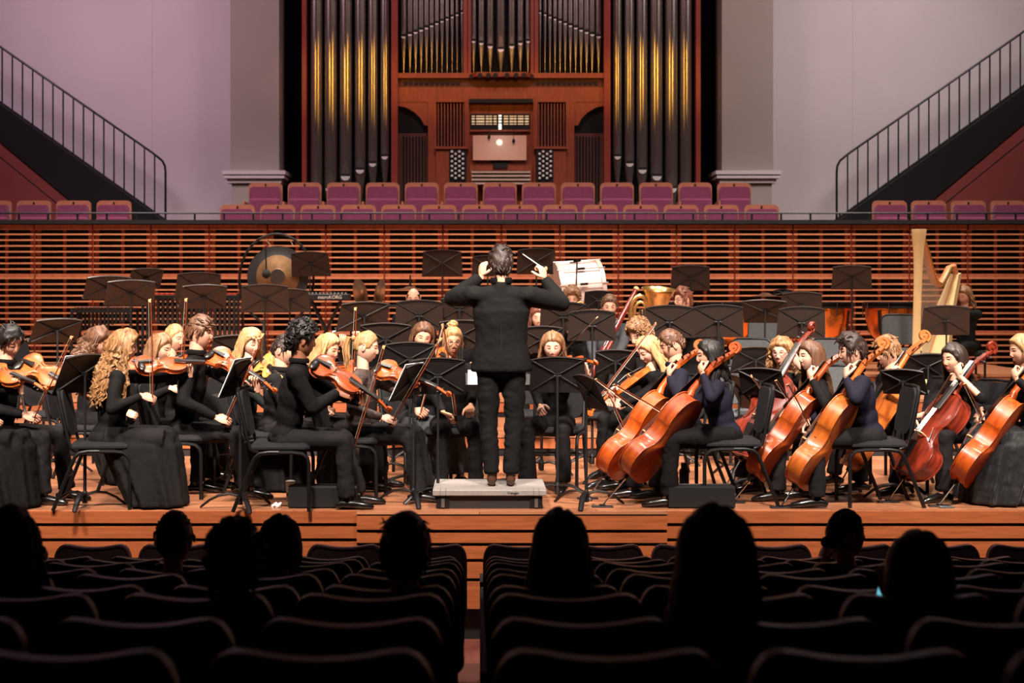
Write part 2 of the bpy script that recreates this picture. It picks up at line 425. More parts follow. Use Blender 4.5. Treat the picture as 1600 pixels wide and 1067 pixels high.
# big pipes
M_dk = mat('pipe_mouth_dark', (12, 10, 9), .8)
def pipe(px, wpx, pymouth, y0, foot_py, foot=True):
    x = ox(px); r = (ox(px+wpx/2)-ox(px-wpx/2))/2; zm = oz(pymouth); zf = oz(foot_py)
    pr = [(r*.18, zf), (r, zm-.02), (r, ZT-.05)]
    p = part('pipe', MB().lathe(pr, 20, (x, y0, 0)), M_pipe, 50)
    # mouth: dark slot, bright lower lip, pointed upper lip
    mb = MB(); mb.box((x-r*.72, y0-r*1.03, zm+.005), (x+r*.72, y0-r*.5, zm+.05)); obj('mouth', mb, M_dk, p, None)
    lip = [(x-r*.72, zm+.005)]+[(x+r*.72*math.cos(math.radians(180+18*k)), zm+.01+r*.7*math.sin(math.radians(180+18*k))) for k in range(11)]+[(x+r*.62, zm+.01)]
    obj('lower_lip', MB().prism(lip[1:-1], y0-r*1.07, y0-r*.6, 'y'), mat('pipe_lip', (232, 224, 222), .4, .3), p, 40)
    up = [(x-r*.62, zm+.05), (x+r*.62, zm+.05), (x+r*.5, zm+r*1.6), (x, zm+r*3.0), (x-r*.5, zm+r*1.6)]
    obj('upper_lip', MB().prism(up, y0-r*1.03, y0-r*.75, 'y'), M_pipe, p, 40)
big = [(494.6, 19, 300), (517, 20, 296), (540.5, 19.5, 277), (563, 17.5, 267), (582.6, 15.5, 257), (601.5, 14, 246)]
for px, w_, m_ in big:
    pipe(px, w_, m_, 0, m_+60); pipe(1566-px, w_, m_, 0, m_+60)
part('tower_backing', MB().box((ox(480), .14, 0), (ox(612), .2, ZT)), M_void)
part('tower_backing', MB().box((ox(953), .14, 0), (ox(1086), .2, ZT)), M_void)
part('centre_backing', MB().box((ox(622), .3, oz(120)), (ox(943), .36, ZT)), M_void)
for i in range(12):
    t = i/11; px = 630.5+91.5*(t**.93); py = 58-38*t; w_ = 9.4-4.6*t
    pipe(px, w_, py, .05, 114); pipe(1566-px, w_, py, .05, 114)
for px, py, w_ in ((740, 66, 8), (752, 69, 9.5), (766, 74, 10.5), (782.5, 79, 13), (799.5, 74, 10.5), (813, 69, 9.5), (825, 66, 8)):
    pipe(px, w_, py, .0, 114)
for a, b in ((724, 730), (731, 736), (829, 834), (835, 841)):
    part('centre_post', MB().box((ox(a), -.06, oz(118)), (ox(b), .25, ZT)), M_redpost)
part('pipe_shelf', MB().box((ox(622), -.08, oz(123)), (ox(943), .32, oz(115))), M_organwood)
mb = MB(); mb.prism([(ox(731), .0), (ox(836), .0), (ox(822), -.22), (ox(745), -.22)], oz(122.5), oz(115.5), 'z'); part('bowed_shelf', mb)
part('wind_rail', MB().box((ox(622), .0, oz(137)), (ox(943), .3, oz(124))), mat('organ_dark_wood', (84, 34, 22), .6))
hole_me = MB().lathe([(.028, 0), (.028, .03)], 12, (0, 0, 0), Matrix.Rotation(math.pi/2, 3, 'X')).mesh('pipe_socket', [M_dk], 40)
for px in [634+i*8.2 for i in range(11)]+[840+i*8.2 for i in range(12)]: inst('pipe_socket', hole_me, org, (ox(px), -.001, oz(130)))
for px in (737, 750, 763, 774, 792, 806, 818, 830): inst('pipe_socket', hole_me, org, (ox(px), -.235 if 745 < px < 822 else -.085, oz(121))).scale = (1.35, 1, 1.35)
part('case_beam', MB().box((ox(622), -.05, oz(160)), (ox(943), .3, oz(137))), M_organwood)
part('canopy_rail', MB().box((ox(733), -.14, oz(162)), (ox(832), .0, oz(156))), M_dk)
part('lower_case', MB().box((ox(622), .12, 0), (ox(943), .3, oz(160))), M_organwood)
# arched side bays
for sgn in (-1, 1):
    def mx(px): return ox(783+sgn*(783-px))
    bay = [(mx(617), oz(166)), (mx(634), oz(168)), (mx(648), oz(176)), (mx(658), oz(186)), (mx(663), oz(196)), (mx(668), oz(197)), (mx(668), oz(300)), (mx(617), oz(300))]
    part('arch_opening', MB().prism(bay, .06, .125, 'y'), M_void)
    fr = [(mx(622), oz(160)), (mx(669), oz(160)), (mx(669), oz(197)), (mx(663), oz(196)), (mx(658), oz(186)), (mx(648), oz(176)), (mx(634), oz(168)), (mx(622), oz(166))]
    part('arch_spandrel', MB().prism(fr, -.04, .13, 'y'), M_organwood)
    for a, b in ((669, 682), (726, 733)): part('case_stile', MB().box((min(mx(a), mx(b)), -.06, 0), (max(mx(a), mx(b)), .13, oz(160))), M_organwood)
    part('bay_panel', MB().box((min(mx(618), mx(668)), .03, 0), (max(mx(618), mx(668)), .07, oz(208))), mat('organ_dark_wood', (84, 34, 22), .6))
    for k in range(8):
        a = mx(628+k*4.9); part('bay_grille_bar', MB().box((a-.008, .0, 0), (a+.008, .035, oz(213))), mat('organ_dark_wood', (84, 34, 22), .6))
    part('bay_void', MB().box((min(mx(627), mx(665)), .022, 0), (max(mx(627), mx(665)), .03, oz(213))), M_dk)
    part('grille_void', MB().box((min(mx(682), mx(727)), .05, oz(230)), (max(mx(682), mx(727)), .119, oz(160))), M_dk)
    for k in range(9):
        a = mx(685+k*4.9); part('grille_bar', MB().box((a-.009, -.02, oz(230)), (a+.009, .05, oz(161))), M_organwood)
    part('jamb_ledge', MB().box((min(mx(680), mx(732)), -.16, oz(234)), (max(mx(680), mx(732)), .12, oz(230))), M_organwood)
    part('jamb_side', MB().box((min(mx(682), mx(702)), -.12, 0), (max(mx(682), mx(702)), .12, oz(234))), M_organwood)
    j = part('stop_jamb', MB().box((min(mx(702), mx(729)), -.14, oz(290)), (max(mx(702), mx(729)), .12, oz(235))), M_dk)
    km = MB().lathe([(.009, 0), (.02, .03), (.022, .045), (.014, .055)], 10, (0, 0, 0), Matrix.Rotation(math.pi/2, 3, 'X')).mesh('stop_knob', [mat('ivory', (226, 222, 218), .35)], 50) if sgn < 0 else km
    for r_ in range(12):
        for c_ in range(2):
            px = (706.5 if r_ % 2 == 0 else 712)+c_*11.5; inst('stop_knob', km, j, (mx(px), -.14, oz(238.5+r_*3.75)))
part('console_back', MB().box((ox(733), .0, 0), (ox(833), .12, oz(162))), M_organwood)
wn = part('console_window', MB().box((ox(735), -.02, oz(203)), (ox(828), .01, oz(178))), M_dk)
pn = mat('music_room_light', (226, 196, 150), .5, emit=.55)
for a, b in ((737, 776), (787, 826)): obj('lit_pane', MB().box((ox(a), -.028, oz(195)), (ox(b), -.02, oz(181))), pn, wn, None)
obj('lit_pane', MB().box((ox(779), -.03, oz(203)), (ox(783.5), -.02, oz(180))), mat('lamp_white', (255, 244, 226), .5, emit=1.2), wn, None)
for py in (183.5, 188, 192.5): obj('window_bar', MB().box((ox(736), -.036, oz(py+.8)), (ox(827), -.028, oz(py-.8))), M_dk, wn, None)
for px in (743, 758, 770, 795, 808, 819): obj('window_bar', MB().box((ox(px-1), -.038, oz(196)), (ox(px+1), -.03, oz(180))), M_dk, wn, None)
part('window_sill', MB().box((ox(735), -.05, oz(206)), (ox(828), .0, oz(203))), M_organwood)
part('music_desk', MB().cbox((ox(780.5), -.16, oz(232.5)), (ox(822)-ox(739), .02, oz(213)-oz(252)), M=Matrix.Rotation(-.12, 3, 'X')), mat('satin_music_desk', (214, 164, 138), .3, coat=.3))
for px, a, b in ((764, 165, 216), (802, 165, 222)):
    part('hanging_lamp_cord', MB().tube([(ox(px), -.2, oz(a)), (ox(px), -.2, oz(b))], .004, 5), M_dk)
    part('lamp_bulb', MB().ell((ox(px), -.2, oz(b)), (.025, .025, .03), 10, 8), M_dk)
part('display', MB().box((ox(770), -.15, oz(264)), (ox(793), -.1, oz(255))), M_dk)
kb = part('console_desk', MB().box((ox(734), -.12, 0), (ox(831), .0, oz(256))), M_organwood)
for r_ in range(4):
    z0 = oz(270+r_*6.2); k = obj('keyboard', MB().box((ox(737), -.26-.05*r_, z0-.02), (ox(828), -.1, z0+.012)), mat('ivory_keys', (206, 176, 158), .4), kb, None)
    mb = MB()
    for i in range(30): mb.box((ox(740+i*2.95)-.007, -.27-.05*r_, z0+.012), (ox(740+i*2.95)+.007, -.2-.05*r_, z0+.022))
    obj('black_keys', mb, M_dk, k, None)['kind'] = 'stuff'
# ================================================================ STALLS SEATS
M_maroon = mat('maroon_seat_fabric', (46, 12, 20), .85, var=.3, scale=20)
M_rim = mat('seat_rim_catchlight', (74, 46, 50), .45)  # light caught by the wooden seat edge, put into a lighter colour
def stall_seat_proto():
    t = thing('auditorium_chair', 'x', 'seat', (0, 0, 0), 0, 'dark maroon folding seats of the stalls')
    W, H = .485, .87; xw = W/2
    def prof(k):     # dished top edge with rounded shoulders
        top = [(xw-k, .42), (xw-k, H-.10), (xw-.006-k, H-.062-k*.4), (xw-.018-k, H-.034-k*.6), (xw-.036-k*.8, H-.012-k*.9), (xw-.062-k*.4, H-.001-k), (xw-.10, H-.004-k)]
        mid = [(.10, H-.012-k), (.05, H-.018-k), (0, H-.020-k), (-.05, H-.018-k), (-.10, H-.012-k)]
        return top+mid+[(-x, z) for x, z in reversed(top)]
    obj('back_shell', MB().prism(prof(.012), -.020, .012, 'y'), M_maroon, t, 35)
    o_, i_ = prof(0), prof(.012); n = len(o_); mb = MB()
    for i in range(n-1):
        a, b, c, d = o_[i], o_[i+1], i_[i+1], i_[i]
        mb.add([(a[0], -.026, a[1]), (b[0], -.026, b[1]), (c[0], -.026, c[1]), (d[0], -.026, d[1]), (a[0], .02, a[1]), (b[0], .02, b[1]), (c[0], .02, c[1]), (d[0], .02, d[1])],
               [(0,1,2,3),(7,6,5,4),(0,4,5,1),(3,2,6,7)])
    obj('rim', mb, M_rim, t, 60)
    obj('back_cushion', MB().rbox((0, .04, .64), (W-.07, .06, .36), .03), M_maroon, t)
    obj('seat_cushion', MB().rbox((0, .12, .56), (W-.05, .09, .38), .03), M_maroon, t)
    mb = MB(); mb.box((-xw-.018, .02, 0), (-xw-.004, .06, .62)); mb.box((-xw-.02, .0, .6), (-xw-.0, .30, .63)); obj('arm_standard', mb, M_blackp, t, None)
    return t
sp_ = stall_seat_proto(); fst = True
rowtop = [.75, .763, .673, .553, .449, .333, .223, .102, -.014, -.061]
rowtop[0] = .86*.0+ (1.61-(1016-450)/755)
tops_py = [1014, 965, 927, 914, 896.5, 888, 878.5, 873.5, 869, 850]
rown = ['nearest', 'second', 'third', 'fourth', 'fifth', 'sixth', 'seventh', 'eighth', 'ninth', 'front']
SEATS = []
for i in range(10):
    dk = 3.22+.734*i; sc = F/dk
    zt = ZC-(tops_py[i]-450)/sc
    if i in (0, 1): zt -= 0
    z0 = zt-.87
    for side in (-1, 1):
        xe = -.055+(-.012)*(9-i)/9 if side < 0 else .0
        for k in range(16):
            xc = xe+side*(.265+.53*k)
            if abs(X(-70, dk)) + .4 < abs(xc) and xc < 0: break
            if xc > X(1680, dk)+.3 and xc > 0: break
            if i in (8,) and side < 0 : xc -= .03
            o = sp_ if fst else copy_tree(sp_); fst = False
            o.location = (xc, dk, z0)
            o['label'] = 'maroon seat in the %s, %s %s of the aisle gap' % ('front row by the stage' if i == 9 else ('row nearest the lens' if i == 0 else rown[i]+' row from the lens'), ordinal(k), 'left' if side < 0 else 'right')
            SEATS.append((xc, dk, z0))
# each row stands on its own low step of the raked floor
stp = bpy.data.objects['floor_stalls']
for i in range(10):
    dk = 3.22+.734*i; z0 = ZC-(tops_py[i]-450)/(F/dk)-.87
    obj('row_step', MB().box((-HW, dk-.25, z0-.5), (HW, dk+.484, z0)), mat('stalls_floor_boards', (120, 60, 48), .6), stp, None)

# ================================================================ STAGE CHAIRS
M_chairf = mat('charcoal_chair_fabric', (36, 35, 38), .9, var=.2, scale=40, spec=.2)
M_chairg = mat('grey_chair_fabric', (84, 86, 88), .9, var=.15, scale=40, spec=.2)
def chair_proto():
    t = thing('orchestra_chair', 'x', 'chair', (0, 0, 0), 0, 'black orchestra chairs on the stage')
    # faces +Y; origin on the floor under the seat centre
    mb = MB(); mb.rbox((0, .0, .455), (.44, .44, .07), .028); obj('seat', mb, M_chairf, t)
    R = Matrix.Rotation(math.radians(-10), 3, 'X')
    mb = MB()
    poly = rrect(-.20, -.17, .20, .17, .07)
    mb.prism(poly, -.022, .022, 'y'); mb.v = [tuple(Matrix.Rotation(math.radians(10), 3, 'X') @ V(v)+V((0, -.262, .70))) for v in mb.v]
    obj('backrest', mb, M_chairf, t, 50)
    for s in (-1, 1):
        x = s*.215
        obj('leg', MB().tube([(x, .215, 0), (x, .215, .34), (x, .205, .385), (x, .17, .415), (x, .10, .425), (x, 0, .425)], .0145, 7), M_black, t)
        obj('leg', MB().tube([(x, -.33, 0), (x, -.20, .33), (x, -.175, .385), (x, -.14, .415), (x, -.08, .425), (x, 0, .425)], .0145, 7), M_black, t)
        obj('back_post', MB().tube([(x*.96, -.15, .43), (x*.96, -.205, .455), (x*.96, -.225, .52), (x*.96, -.285, .80), (x*.9, -.297, .855), (x*.7, -.303, .88), (0, -.303, .885)], .013, 7), M_black, t)
    obj('crossbar', MB().tube([(-.21, -.24, .24), (.21, -.24, .24)], .009, 6), M_black, t)
    return t
ch0 = chair_proto(); ch_used = False
def chair(x, y, z, ang, label, grey=False):
    """ang: facing direction, 0 = towards the lens, 90 = to the right, 180 = away."""
    global ch_used
    o = ch0 if not ch_used else copy_tree(ch0); ch_used = True
    o.location = (x, y, z); o.rotation_euler = (0, 0, math.radians(ang)+math.pi); o['label'] = label
    if grey: recolor(o, M_chairf, M_chairg)
    return o

# ================================================================ MUSIC STANDS
M_desk = mat('stand_desk_bounce', (48, 35, 30), .55, var=.1, scale=10)  # black desk back, its brown is bounced light put into the colour
M_deskb = mat('stand_desk_black', (22, 18, 19), .5)
M_paper = mat('sheet_music_paper', (236, 232, 232), .8)
def stand(px, py, d, wpx, facing=180, tilt=24, zf=0, label='', dark=False, yb=None, paper=False, h=None):
    """px,py: centre of desk in the photograph; facing: where the desk's front looks."""
    c = P(px, py, d); W = wpx*d/F; Hh = h if h else W*.66
    t = thing('music_stand', label, 'music stand', (c.x, c.y, zf), math.radians(facing)+math.pi, 'music stands of the orchestra')
    zc = c.z-zf
    # local: desk front faces +Y and up; back faces -Y
    R = Matrix.Rotation(math.radians(tilt), 3, 'X')
    # arched top outline, slightly narrower above
    n = 12
    top = [(W*.47*(1-2*i/n), Hh*.5+W*.055*(1-(1-2*i/n)**2)-W*.05) for i in range(n+1)]
    poly = [(-W*.5, -Hh*.5), (W*.5, -Hh*.5)]+top
    mb = MB(); mb.prism(poly, -.0025, .0025, 'y'); desk = obj('desk', tf(mb, R, zc), M_deskb if dark else M_desk, t, 30)
    mb = MB()
    for i in range(n):
        a, b = top[i], top[i+1]
        mb.add([(a[0], -.012, a[1]), (b[0], -.012, b[1]), (b[0], .004, b[1]), (a[0], .004, a[1]), (a[0], -.012, a[1]-.006), (b[0], -.012, b[1]-.006)], [(0,1,2,3), (0,4,5,1)])
    obj('top_edge_highlight', tf(mb, R, zc), M_deskl, desk, None)  # edge strip in a lighter colour, a painted highlight
    for sx in (-1, 1):
        for sz in (-1, 1):
            a = V((sx*.02, -.008, sz*.01)); b = V((sx*W*.45, -.006, sz*Hh*.43+(-.01 if sz > 0 else 0)))
            mb = MB().tube([a, b], .0075, 4, flat=.7); obj('brace', tf(mb, R, zc), M_blackp, desk, None)
    mb = MB()
    for i in range(n):
        a, b = top[i], top[i+1]; mb.add([(a[0], -.006, a[1]-.012), (b[0], -.006, b[1]-.012), (b[0], -.006, b[1]-.026), (a[0], -.006, a[1]-.026), (a[0], -.002, a[1]-.012), (b[0], -.002, b[1]-.012), (b[0], -.002, b[1]-.026), (a[0], -.002, a[1]-.026)], [(0,1,2,3), (0,4,5,1), (3,2,6,7)])
    obj('arch_brace', tf(mb, R, zc), M_blackp, desk, None)
    mb = MB().box((-W*.5, -.002, -Hh*.5-.004), (W*.5, .06, -Hh*.5)); obj('ledge', tf(mb, R, zc), M_blackp, t, None)
    mb = MB(); mb.cbox((0, -.02, 0), (.045, .03, .03)); mb.tube([(-.03, -.03, 0), (.03, -.03, 0)], .008, 6); obj('tilt_bracket', tf(mb, R, zc), M_black, t, 30)
    mb = MB(); mb.tube([(0, -.03, .05), (0, -.03, zc*.5)], .0125, 8); mb.tube([(0, -.03, zc*.5), (0, -.03, zc)], .0095, 8)
    obj('pole', mb, M_blackp, t)
    mb = MB().lathe([(.02, .03), (.022, .10), (.014, .12)], 10, (0, -.03, 0)); obj('hub', mb, M_blackp, t)
    for k in range(3):
        a = math.radians(90+120*k); u = V((math.cos(a), math.sin(a), 0))
        pts = [V((0, -.03, 0))+u*r+V((0, 0, z)) for r, z in ((.015, .095), (.08, .108), (.16, .095), (.23, .06), (.285, .018), (.30, .006))]
        obj('leg', MB().tube(pts, [.018, .021, .022, .021, .019, .014], 6, flat=.5), M_black, t)
    if paper:
        p = t
        mb = MB()
        for s in (-1, 1):
            o_ = MB().box((s*.005 if s > 0 else -.215, .006, -Hh*.5+.004), (.215 if s > 0 else -.005, .012, -Hh*.5+.30)); mb.add(o_.v, o_.f)
        mb = mb if Hh > .25 else mb.xf(Matrix.Diagonal((1, 1, .62, 1)))
        sm_ = obj('sheet_music', mb, M_paper, None, None)
        sm_.data.transform((Matrix.Translation(V((0, 0, zc))) @ R.to_4x4())); sm_.location = t.location; sm_.rotation_euler = t.rotation_euler
        tag(sm_, paper if isinstance(paper, str) else 'open white sheet music on ' + label, 'sheet music')
    return t
M_deskl = mat('stand_edge_highlight', (66, 58, 56), .35, .2)  # highlight along the desk's top edge, painted as a lighter tone
def tf(mb, R, z):
    mb.v = [tuple(R @ V(v)+V((0, 0, z))) for v in mb.v]; return mb
# ================================================================ STRING INSTRUMENTS
M_ebony = mat('ebony', (24, 18, 17), .35)
M_string = mat('steel_string', (190, 186, 180), .3, .9)
M_bowstick = mat('bow_stick', (120, 52, 28), .35)
M_bowhair = mat('bow_hair', (206, 184, 158), .7)
M_bridge = mat('maple_bridge', (216, 172, 120), .5)
def varnish(name, rgb, rgb2): return mat('varnish_'+name, rgb, .36, var=.3, scale=7, stretch=(4, 4, .8), rgb2=rgb2, coat=.22)
VARN = {'orange': varnish('orange', (206, 96, 30), (170, 60, 16)), 'red': varnish('red', (140, 48, 26), (84, 26, 16)),
        'brown': varnish('brown', (182, 84, 30), (134, 48, 18)), 'amber': varnish('amber', (200, 110, 42), (168, 76, 24)),
        'gold': varnish('gold', (228, 168, 92), (206, 130, 60)), 'pale': varnish('pale', (236, 206, 160), (220, 176, 122))}  # the pale tone paints the reflection on a shining violin
HALF = [(0, 0), (.06, .001), (.13, .010), (.20, .040), (.255, .095), (.280, .165), (.285, .215), (.272, .275), (.238, .325), (.218, .342), (.205, .362), (.178, .385), (.160, .43), (.153, .485), (.157, .54), (.172, .585),
        (.192, .605), (.205, .628), (.222, .685), (.229, .76), (.218, .83), (.188, .90), (.14, .955), (.085, .985), (.04, .998), (0, 1.0)]
def string_instrument(kind, name, label, col, L, rib, arch, group, s=1.0, pin=False, chin=False):
    t = thing(name, label, {'violin': 'violin', 'viola': 'viola', 'cello': 'cello'}[kind], group=group)
    m = VARN[col]
    out = [(x*L, z*L) for x, z in HALF]; out += [(-x, z) for x, z in reversed(out[1:-1])]
    c = (0, .47*L); mb = MB(); n = len(out)
    def ring(k, y): return [(c[0]+k*(x-c[0]), y, c[1]+k*(z-c[1])) for x, z in out]
    rings = [ring(.02, -rib/2-arch), ring(.4, -rib/2-arch*.88), ring(.75, -rib/2-arch*.45), ring(.94, -rib/2-arch*.06), ring(1.0, -rib/2-.001*L*3), ring(1.0, -rib/2+.008*L), ring(.975, -rib/2+.010*L),
             ring(.975, rib/2-.010*L), ring(1.0, rib/2-.008*L), ring(1.0, rib/2+.003*L), ring(.94, rib/2+arch*.06), ring(.75, rib/2+arch*.45), ring(.4, rib/2+arch*.88), ring(.02, rib/2+arch)]
    vs = [p for r_ in rings for p in r_]; fs = []
    for i in range(len(rings)-1):
        for k in range(n): j = (k+1) % n; fs.append((i*n+k, i*n+j, i*n+n+j, i*n+n+k))
    fs.append(tuple(range(n))); fs.append(tuple((len(rings)-1)*n+k for k in range(n)))
    mb.add(vs, fs); body = obj('body', mb, m, t, 50)
    yf = rib/2
    for sx in (-1, 1):
        pts = [(sx*(.085+dx)*L, yf+arch*.62+.004*L, z*L) for dx, z in ((-.012, .545), (.0, .52), (.02, .47), (.035, .42), (.05, .385), (.062, .39))]
        obj('f_hole', MB().tube(pts, [.010*L, .006*L, .008*L, .008*L, .006*L, .010*L], 6, flat=.5), M_ebony, body)
    # purfling line
    pf = ring(.955, yf+arch*.04+.002*L); obj('purfling', MB().tube([V(p) for p in pf]+[V(pf[0])], .0022*L, 4), M_ebony, body)
    hb = .093*L
    zb = .435*L
    # neck, pegbox and scroll
    mb = MB(); mb.tube([(0, yf-.02*L, .985*L), (0, yf+.0*L, 1.06*L), (0, yf+.0*L, 1.20*L), (0, yf-.005*L, 1.37*L)], [.045*L, .034*L, .032*L, .031*L], 8, flat=.8)
    mb.tube([(0, yf-.005*L, 1.36*L), (0, yf-.03*L, 1.45*L), (0, yf-.065*L, 1.54*L), (0, yf-.085*L, 1.60*L)], [.036*L, .036*L, .03*L, .028*L], 6)
    cy, cz = yf-.055*L, 1.625*L; sp = []
    for i in range(26):
        a = math.radians(215+i*26*-1); r_ = .062*L*(1-i/28); sp.append((0, cy+r_*math.cos(a), cz+r_*math.sin(a)))
    mb.tube(sp, [.022*L*(1-.4*i/26) for i in range(26)], 6, flat=1.3)
    mb.tube([(-.030*L, cy, cz), (.030*L, cy, cz)], .014*L, 8)
    mb.box((-.020*L, cy-.03*L, cz-.03*L), (.020*L, cy+.03*L, cz+.03*L))
    obj('neck_and_scroll', mb, m, t, 50)
    for i in range(4):
        zz = (1.42+.04*i)*L; yy = yf-(.02+.017*i)*L; s_ = 1 if i % 2 else -1
        mb = MB(); mb.tube([(-s_*.035*L, yy, zz), (s_*.055*L, yy, zz)], .008*L, 6); mb.ell((s_*.075*L, yy, zz), (.026*L, .008*L, .018*L), 8, 6); obj('peg', mb, M_ebony, t)
    # fingerboard
    mb = MB(); z0, z1 = .74*L, 1.37*L; y0, y1 = yf+.085*L, yf+.03*L
    a, b = .055*L, .034*L
    mb.add([(-a, y0, z0), (a, y0, z0), (a*.6, y0+.014*L, z0), (-a*.6, y0+.014*L, z0), (-b, y1, z1), (b, y1, z1), (b*.6, y1+.012*L, z1), (-b*.6, y1+.012*L, z1)],
           [(3,2,1,0), (4,5,6,7), (0,1,5,4), (1,2,6,5), (2,3,7,6), (3,0,4,7)])
    obj('fingerboard', mb, M_ebony, t, 40)
    mb = MB(); yb = yf+arch+.0; mb.prism([(-.06*L, yb-.01*L), (-.04*L, yb-.01*L), (-.03*L, yb+.02*L), (.03*L, yb+.02*L), (.04*L, yb-.01*L), (.06*L, yb-.01*L), (.058*L, yb+.045*L), (.03*L, yb+hb*.78), (-.03*L, yb+hb*.78), (-.058*L, yb+.045*L)], zb-.006*L, zb+.006*L, 'z')
    obj('bridge', mb, M_bridge, t)
    mb = MB(); mb.add([(-.03*L, yb-.0*L, .04*L), (.03*L, yb, .04*L), (.055*L, yb+.04*L, .335*L), (-.055*L, yb+.04*L, .335*L), (-.02*L, yb+.02*L, .04*L), (.02*L, yb+.02*L, .04*L), (.045*L, yb+.06*L, .335*L), (-.045*L, yb+.06*L, .335*L)],
                      [(0,1,2,3), (7,6,5,4), (0,4,5,1), (1,5,6,2), (2,6,7,3), (3,7,4,0)]); obj('tailpiece', mb, M_ebony, t, None)
    mb = MB()
    for k in range(4):
        u = (k-1.5)/1.5; mb.tube([(u*.035*L, yb+.052*L, .335*L), (u*.032*L, yb+hb*.8, zb), (u*.021*L, y1+.018*L, z1)], .0028*L, 4)
    obj('strings', mb, M_string, t, None)
    if chin: obj('chin_rest', MB().ell((-.15*L, yf+arch+.02*L, .08*L), (.13*L, .028*L, .075*L), 12, 8), M_ebony, t)
    if pin:
        obj('end_pin', MB().tube([(0, 0, .01), (0, 0, -pin)], .006, 6), M_chrome, t)
        obj('end_button', MB().lathe([(.016, -.03), (.02, .0)], 10), M_ebony, t)
    if s != 1.0: t.scale = (s, s, s)
    return t
def orient(o, base, zdir, ydir):
    z = zdir.normalized(); y = (ydir-z*ydir.dot(z)).normalized(); x = y.cross(z)
    M = Matrix((x, y, z)).transposed().to_4x4(); M.translation = base
    sc = o.scale.copy(); o.matrix_world = M @ Matrix.Diagonal((*sc, 1)); return o
PR = {}
def get(kind, col, label):
    """first use builds the instrument, later ones copy it"""
    if (kind, col) not in PR:
        base = [k for k in PR if k[0] == kind]
        if not base:
            if kind == 'violin': t = string_instrument('violin', 'violin', label, col, .356, .032, .015, 'violins of the orchestra', 1.08, chin=True)
            elif kind == 'viola': t = string_instrument('viola', 'viola', label, col, .41, .038, .017, 'violas of the orchestra', 1.0, chin=True)
            else: t = string_instrument('cello', 'cello', label, col, .755, .118, .026, 'cellos of the orchestra', 1.0, pin=.26)
            PR[(kind, col)] = t; return t
        src = PR[base[0]]; t = copy_tree(src); recolor(t, VARN[base[0][1]], VARN[col]); PR[(kind, col)] = t
    else: t = copy_tree(PR[(kind, col)])
    t['label'] = label; return t
def bow(frog, tip, label, hairdir=(0, 0, -1), cello=False):
    frog, tip = V(frog), V(tip); L = .745; d_ = (tip-frog).normalized()
    t = thing('violin_bow' if not cello else 'cello_bow', label, 'bow', group='bows of the string players')
    mb = MB(); mb.tube([(0, 0, -.02), (0, 0, .05), (0, -.004, .35), (0, 0, .70), (0, 0, L)], [.006, .0058, .0052, .0047, .004], 6); obj('stick', mb, M_bowstick, t)
    obj('bow_hair', MB().box((-.0032, .015, .03), (.0032, .0165, L-.01)), M_bowhair, t, None)
    obj('frog', MB().rbox((0, .008, .01), (.012, .022, .05), .003), M_ebony, t)
    obj('tip', MB().add([(-.004, 0, L-.02), (.004, 0, L-.02), (.004, .018, L-.012), (-.004, .018, L-.012), (-.004, -.003, L+.01), (.004, -.003, L+.01), (.003, .018, L+.004), (-.003, .018, L+.004)], [(0,1,2,3), (7,6,5,4), (0,4,5,1), (1,5,6,2), (2,6,7,3), (3,7,4,0)]), M_bridge, t, None)
    hd = V(hairdir)
    if abs(hd.normalized().dot(d_)) > .95: hd = V((0, -1, 0))
    return orient(t, frog, d_, hd)
# ================================================================ PEOPLE
def hairmat(name, rgb, rgb2, rough=.45): return mat('hair_'+name, rgb, rough, scale=9, stretch=(7, 7, 1.0), rgb2=rgb2, bump=.8, bscale=26, dist=.004)
HAIR = {'black': hairmat('black', (30, 25, 24), (12, 10, 10)), 'dark': hairmat('dark', (62, 44, 36), (30, 20, 17)), 'brown': hairmat('brown', (118, 80, 56), (70, 44, 30)),
        'light': hairmat('light', (160, 118, 82), (112, 76, 50)), 'blonde': hairmat('blonde', (198, 156, 104), (136, 96, 58)), 'gold': hairmat('gold', (180, 132, 84), (104, 68, 40)),
        'fair': hairmat('fair', (208, 172, 122), (156, 116, 72)), 'auburn': hairmat('auburn', (140, 80, 54), (84, 44, 30))}
def skinmat(name, rgb): return mat('skin_'+name, rgb, .5, var=.08, scale=18, bump=.1, bscale=120, spec=.35)
SKIN = {'fair': skinmat('fair', (226, 170, 142)), 'tan': skinmat('tan', (206, 148, 116)), 'brown': skinmat('brown', (150, 96, 70)), 'pale': skinmat('pale', (232, 182, 158))}
M_lip = mat('lips', (200, 116, 106), .45); M_eyew = mat('eye_white', (228, 220, 214), .3); M_iris = mat('eye_iris', (44, 32, 26), .25)
CL = {'black': cloth('black_cloth', (23, 21, 22)), 'char': cloth('charcoal_cloth', (33, 31, 32)), 'navy': cloth('navy_cloth', (33, 31, 46)), 'jet': cloth('jet_wool', (24, 23, 23), bump=.5),
      'grey': cloth('grey_cloth', (74, 76, 80)), 'lace': mat('black_lace', (34, 30, 31), .8, var=.0, scale=60, rgb2=(96, 74, 66), bump=.6, bscale=70), 'velvet': mat('black_velvet', (24, 24, 26), .6, sheen=.1, spec=.25, bump=.9, bscale=9, stretch=(2, 2, .5), dist=.02),
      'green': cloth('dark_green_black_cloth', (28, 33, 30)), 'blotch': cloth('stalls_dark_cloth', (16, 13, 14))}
M_shoe = mat('black_leather', (20, 18, 18), .25, coat=.3); M_shoeb = mat('brown_leather', (70, 44, 32), .35)
M_specs = mat('spectacle_frame', (90, 60, 60), .35, .4)
def g(x, s): return math.exp(-(x/s)**2)
HA, HB, HC = .074, .095, .119
